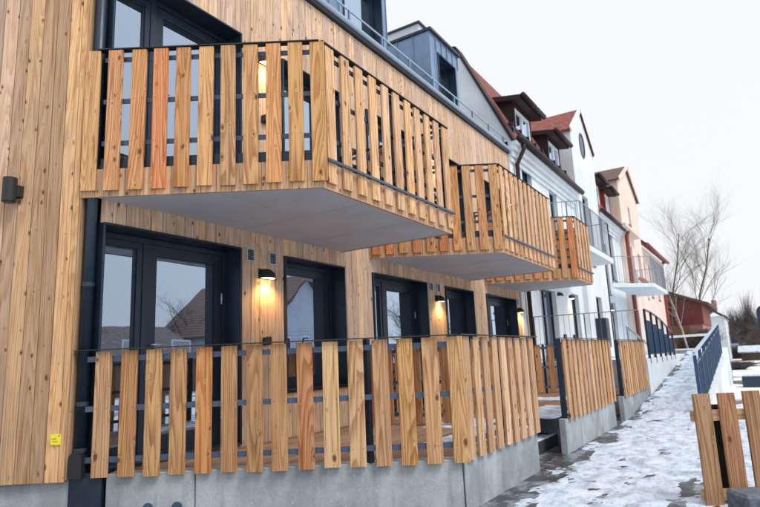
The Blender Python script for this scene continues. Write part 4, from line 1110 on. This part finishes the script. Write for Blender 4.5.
def tree(name, label, cat, x, y, z, h, r, seed, maxlev=4, bark='bark', spread=.6, lean=(0, 0), group=None, tr=.9):
    t = thing(name, label, cat, (x, y, z), group); rng = random.Random(seed); m = MB(); tw = MB()
    grow(m, tw, Vector((x, y, z - .1)), Vector((lean[0], lean[1], 1)).normalized(), h * .62, r, 0, rng, maxlev, spread)
    m.build('trunk', bark, t, smooth=True); o = tw.build('crown', 'twigs', t)
    return t
tree('birch_tree', 'tall bare birch with an upright stem behind the red house', 'tree', -3.8, 55.5, -.5, 16.0, .10, 4, 5, 'bark', .46, (.02, 0), 'bare trees beyond the ramp')
tree('birch_tree', 'bare birch leaning out from behind the cream house', 'tree', -4.4, 44.0, -.3, 14.0, .075, 9, 5, 'bark', .48, (.02, 0), 'bare trees beyond the ramp')
tree('birch_tree', 'pale stemmed bare birch leaning across the front of the red house', 'tree', -3.75, 42.6, -.2, 9.0, .06, 12, 5, 'birch_bark', .45, (.10, .02), 'bare trees beyond the ramp')
for i, (x, y, h, l) in enumerate(((-.9, 64, 4.6, 'leafless tree beside the low shed'), (.2, 66, 5.2, 'leafless tree right behind the low shed'), (1.2, 62, 5.6, 'dense leafless bush behind the blue pylon'), (-.35, 70, 5.4, 'rounded leafless tree beyond the yard'), (.6, 80, 6.2, 'tallest leafless tree at the end of the yard'), (-1.5, 75, 3.4, 'low bush between the grey house and the yard trees'))):
    tree('bare_tree', l, 'tree', x, y, -1.3, h, .13, 40 + i, 4, 'bark', .95, (0, 0), 'bushes and trees beyond the yard')
def hedge(label, x0, x1, y, z, h, seed):
    rng = random.Random(seed); m = MB()
    for i in range(3200):
        x = rng.uniform(x0, x1); yy = y + rng.uniform(-.5, .5); hh = h * (.6 + .4 * noise.noise(Vector((x * 1.3, seed, 0)))) * rng.uniform(.5, 1)
        m.tube([(x, yy, z), (x + rng.gauss(0, .15), yy + rng.gauss(0, .15), z + hh * .6), (x + rng.gauss(0, .35), yy + rng.gauss(0, .3), z + hh)], [.02, .012, .004], 3, False)
    tag(m.build('hedge', 'twigs'), label, 'hedge')
hedge('low leafless hedge along the far side of the snowy yard', -2.4, 1.6, 66, -1.3, 2.2, 2)
hedge('tall leafless thicket closing the snowy yard', -2.3, 3.0, 76, -1.3, 9.0, 8)
hedge('knee high bare shrubs in the snow beyond the ramp railing', -1.9, -.7, 37, -1.3, .7, 14)
hedge('brown shrub growing against the pink wall of the red house', -4.0, -2.3, 44.2, -.1, 1.6, 6)
# sheds with snowy roofs, parked car, planter, pylon
sd_ = thing('low_shed', 'low dark shed with a snow covered roof across the yard', 'shed', (-.3, 58, -1.3))
MB().box((-1.2, 57, -1.3), (1.4, 59.5, -.55)).build('wall', 'bark', sd_); MB().poly([(-1.4, 56.7, -.58), (1.6, 56.7, -.58), (1.6, 59.8, -.1), (-1.4, 59.8, -.1)], .1).build('roof', 'snow', sd_)
CXc, CYc, cz = -1.6, 70.0, -1.30
car = thing('parked_car', 'dark blue car parked in the snowy yard', 'car', (CXc, CYc, cz))
def side(m, prof, hw, y):
    k = len(m.v); n = len(prof); m.v += [(CXc - hw, y + a, z) for a, z in prof] + [(CXc + hw, y + a, z) for a, z in prof]
    m.f += [tuple(range(k, k + n)), tuple(range(k + 2 * n - 1, k + n - 1, -1))] + [(k + (i + 1) % n, k + i, k + n + i, k + n + (i + 1) % n) for i in range(n)]
q = MB(); side(q, [(-2.0, cz + .3), (2.0, cz + .3), (2.05, cz + .7), (1.9, cz + .95), (-1.0, cz + .98), (-1.95, cz + .85)], .85, CYc); q.build('body', 'car_paint', car, bevel=.05)
q = MB(); side(q, [(-1.5, cz + .97), (1.2, cz + .96), (.6, cz + 1.42), (-1.1, cz + 1.45)], .73, CYc); q.build('cabin', 'window_glass', car, bevel=.04)
q = MB(); side(q, [(-1.1, cz + 1.44), (.65, cz + 1.41), (.55, cz + 1.48), (-1.0, cz + 1.51)], .74, CYc); q.build('roof', 'car_paint', car)
for a in (-1.25, 1.25):
    for sx_ in (-1, 1): MB().tube([(CXc + sx_ * .82 - .09, CYc + a, cz + .31), (CXc + sx_ * .82 + .09, CYc + a, cz + .31)], .31, 18).build('wheel', 'rubber', car)
for sx_ in (-1, 1): MB().box((CXc + sx_ * .68 - .12, CYc - 2.03, cz + .62), (CXc + sx_ * .68 + .12, CYc - 1.94, cz + .76)).build('tail_light', 'red_paint', car)
plb = thing('planter', 'long dark planter box with snow on top standing in the yard', 'planter', (.1, 24, -1.3))
MB().box((-.53, 21.4, -1.3), (.9, 22.2, -.98)).build('box', 'zinc_dark', plb, bevel=.01); MB().box((-.50, 21.43, -.98), (.87, 22.17, -.93)).build('snow_top', 'snow', plb, bevel=.02)
py = thing('pylon_sign', 'tall narrow dark blue pylon with a rounded top in the yard', 'pylon', (.5, 43, -1.3))
q = MB(); k = 12
pf = [(.24, -1.3), (1.01, -1.3)] + [(.625 + .385 * math.cos(math.pi * j / k), 1.95 + .385 * math.sin(math.pi * j / k)) for j in range(k + 1)]
q.v = [(x, 42.9, z) for x, z in pf] + [(x, 43.1, z) for x, z in pf]; n = len(pf)
q.f = [tuple(range(n)), tuple(range(2 * n - 1, n - 1, -1))] + [((i + 1) % n, i, n + i, n + (i + 1) % n) for i in range(n)]
q.build('panel', 'dark_metal', py)
MB().box((.1, 42.8, -1.32), (1.03, 43.2, -1.27)).build('foot', 'concrete', py)
# houses and trees over the street: outside the frame, seen in the window panes
def plain_house(label, x, y, w, d, hw, hr, wm, rm, rot=0):
    t = thing('opposite_house', label, 'house', (x, y, -1.3), 'houses across the street')
    MB().box((x, y - w / 2, -1.3), (x + d, y + w / 2, hw)).build('wall', wm, t)
    for s_ in (-1, 1):
        e_ = x - .5 if s_ < 0 else x + d + .5
        pts = [(e_, y - w / 2 - .4, hw - .1), (e_, y + w / 2 + .4, hw - .1), (x + d / 2, y + w / 2 + .4, hr), (x + d / 2, y - w / 2 - .4, hr)]
        q = MB(); q.poly(pts if s_ > 0 else pts[::-1], .15); q.build('roof', rm, t)
    q = MB(); q.v = [(x + .01, y - w / 2 + .01, hw), (x + d - .01, y - w / 2 + .01, hw), (x + d / 2, y - w / 2 + .01, hr - .15), (x + .01, y + w / 2 - .01, hw), (x + d - .01, y + w / 2 - .01, hw), (x + d / 2, y + w / 2 - .01, hr - .15)]; q.f = [(0, 1, 2), (5, 4, 3)]; q.build('gable', wm, t)
    for i in range(3):
        yy = y - w / 2 + w * (i + .5) / 3; fz = MB().box((x - .04, yy - .6, .2), (x + .02, yy + .6, 1.6)).build('window', 'white_paint', t); MB().box((x - .05, yy - .52, .28), (x - .03, yy + .52, 1.52)).build('pane', 'window_glass', fz)
    MB().box((x + d / 2 - .3, y - .4, hr - .6), (x + d / 2 + .3, y + .4, hr + .9)).build('chimney', 'pink_render', t)
plain_house('low brown house across the street opposite the corner terrace', 17, 18.5, 9, 8, .8, 2.6, 'brown_door', 'snowy_tile')
gf = thing('opposite_house', 'grey boarded house with its gable to the street, opposite the middle terrace', 'house', (16, 31, -1.3), 'houses across the street')
MB().box((16, 27, -1.3), (26, 35, 2.6)).build('wall', 'soffit_board', gf)
for i in range(24): MB().box((15.97, 27.0, -1.2 + i * .24), (16.0, 35.0, -1.2 + i * .24 + .2)).build('board', 'soffit_board', gf) if i < 15 else None
q = MB(); q.v = [(15.99, 27, 2.6), (15.99, 35, 2.6), (15.99, 31, 6.0)]; q.f = [(0, 2, 1)]; q.build('gable', 'soffit_board', gf)
for s_ in (-1, 1):
    pts = [(15.4, 31 + s_ * 4.6, 2.1), (26.4, 31 + s_ * 4.6, 2.1), (26.4, 31, 6.15), (15.4, 31, 6.15)]
    q = MB(); q.poly(pts if s_ < 0 else pts[::-1], .15); q.build('roof', 'brown_tile', gf)
for y in (28.8, 31.0, 33.2):
    fz = MB().box((15.93, y - .55, .3), (15.98, y + .55, 1.8)).build('window', 'white_paint', gf); MB().box((15.92, y - .45, .4), (15.94, y + .45, 1.7)).build('pane', 'window_glass', gf)
for i, (x, y, h) in enumerate(((12.5, 9.5, 7.5), (24, 25, 9.0), (16, 46, 9))):
    tree('street_tree', ['bare tree across the street opposite the corner terrace', 'bare tree between the houses across the street', 'bare tree past the cream house across the street'][i], 'tree', x, y, -1.3, h, .16, 70 + i, 4, 'bark', .7, (0, 0), 'trees across the street')
am = thing('antenna_mast', 'thin roof antenna mast on the low brown house across the street', 'antenna', (21, 16.5, 2.6))
MB().tube([(21, 16.5, 2.6), (21, 16.5, 6.6)], .035, 6).build('mast', 'zinc_dark', am); MB().bar((21, 15.6, 6.4), (21, 17.4, 6.4), .05, .05).build('arm', 'zinc_dark', am); MB().bar((21, 15.9, 6.0), (21, 17.1, 6.0), .05, .05).build('arm', 'zinc_dark', am)
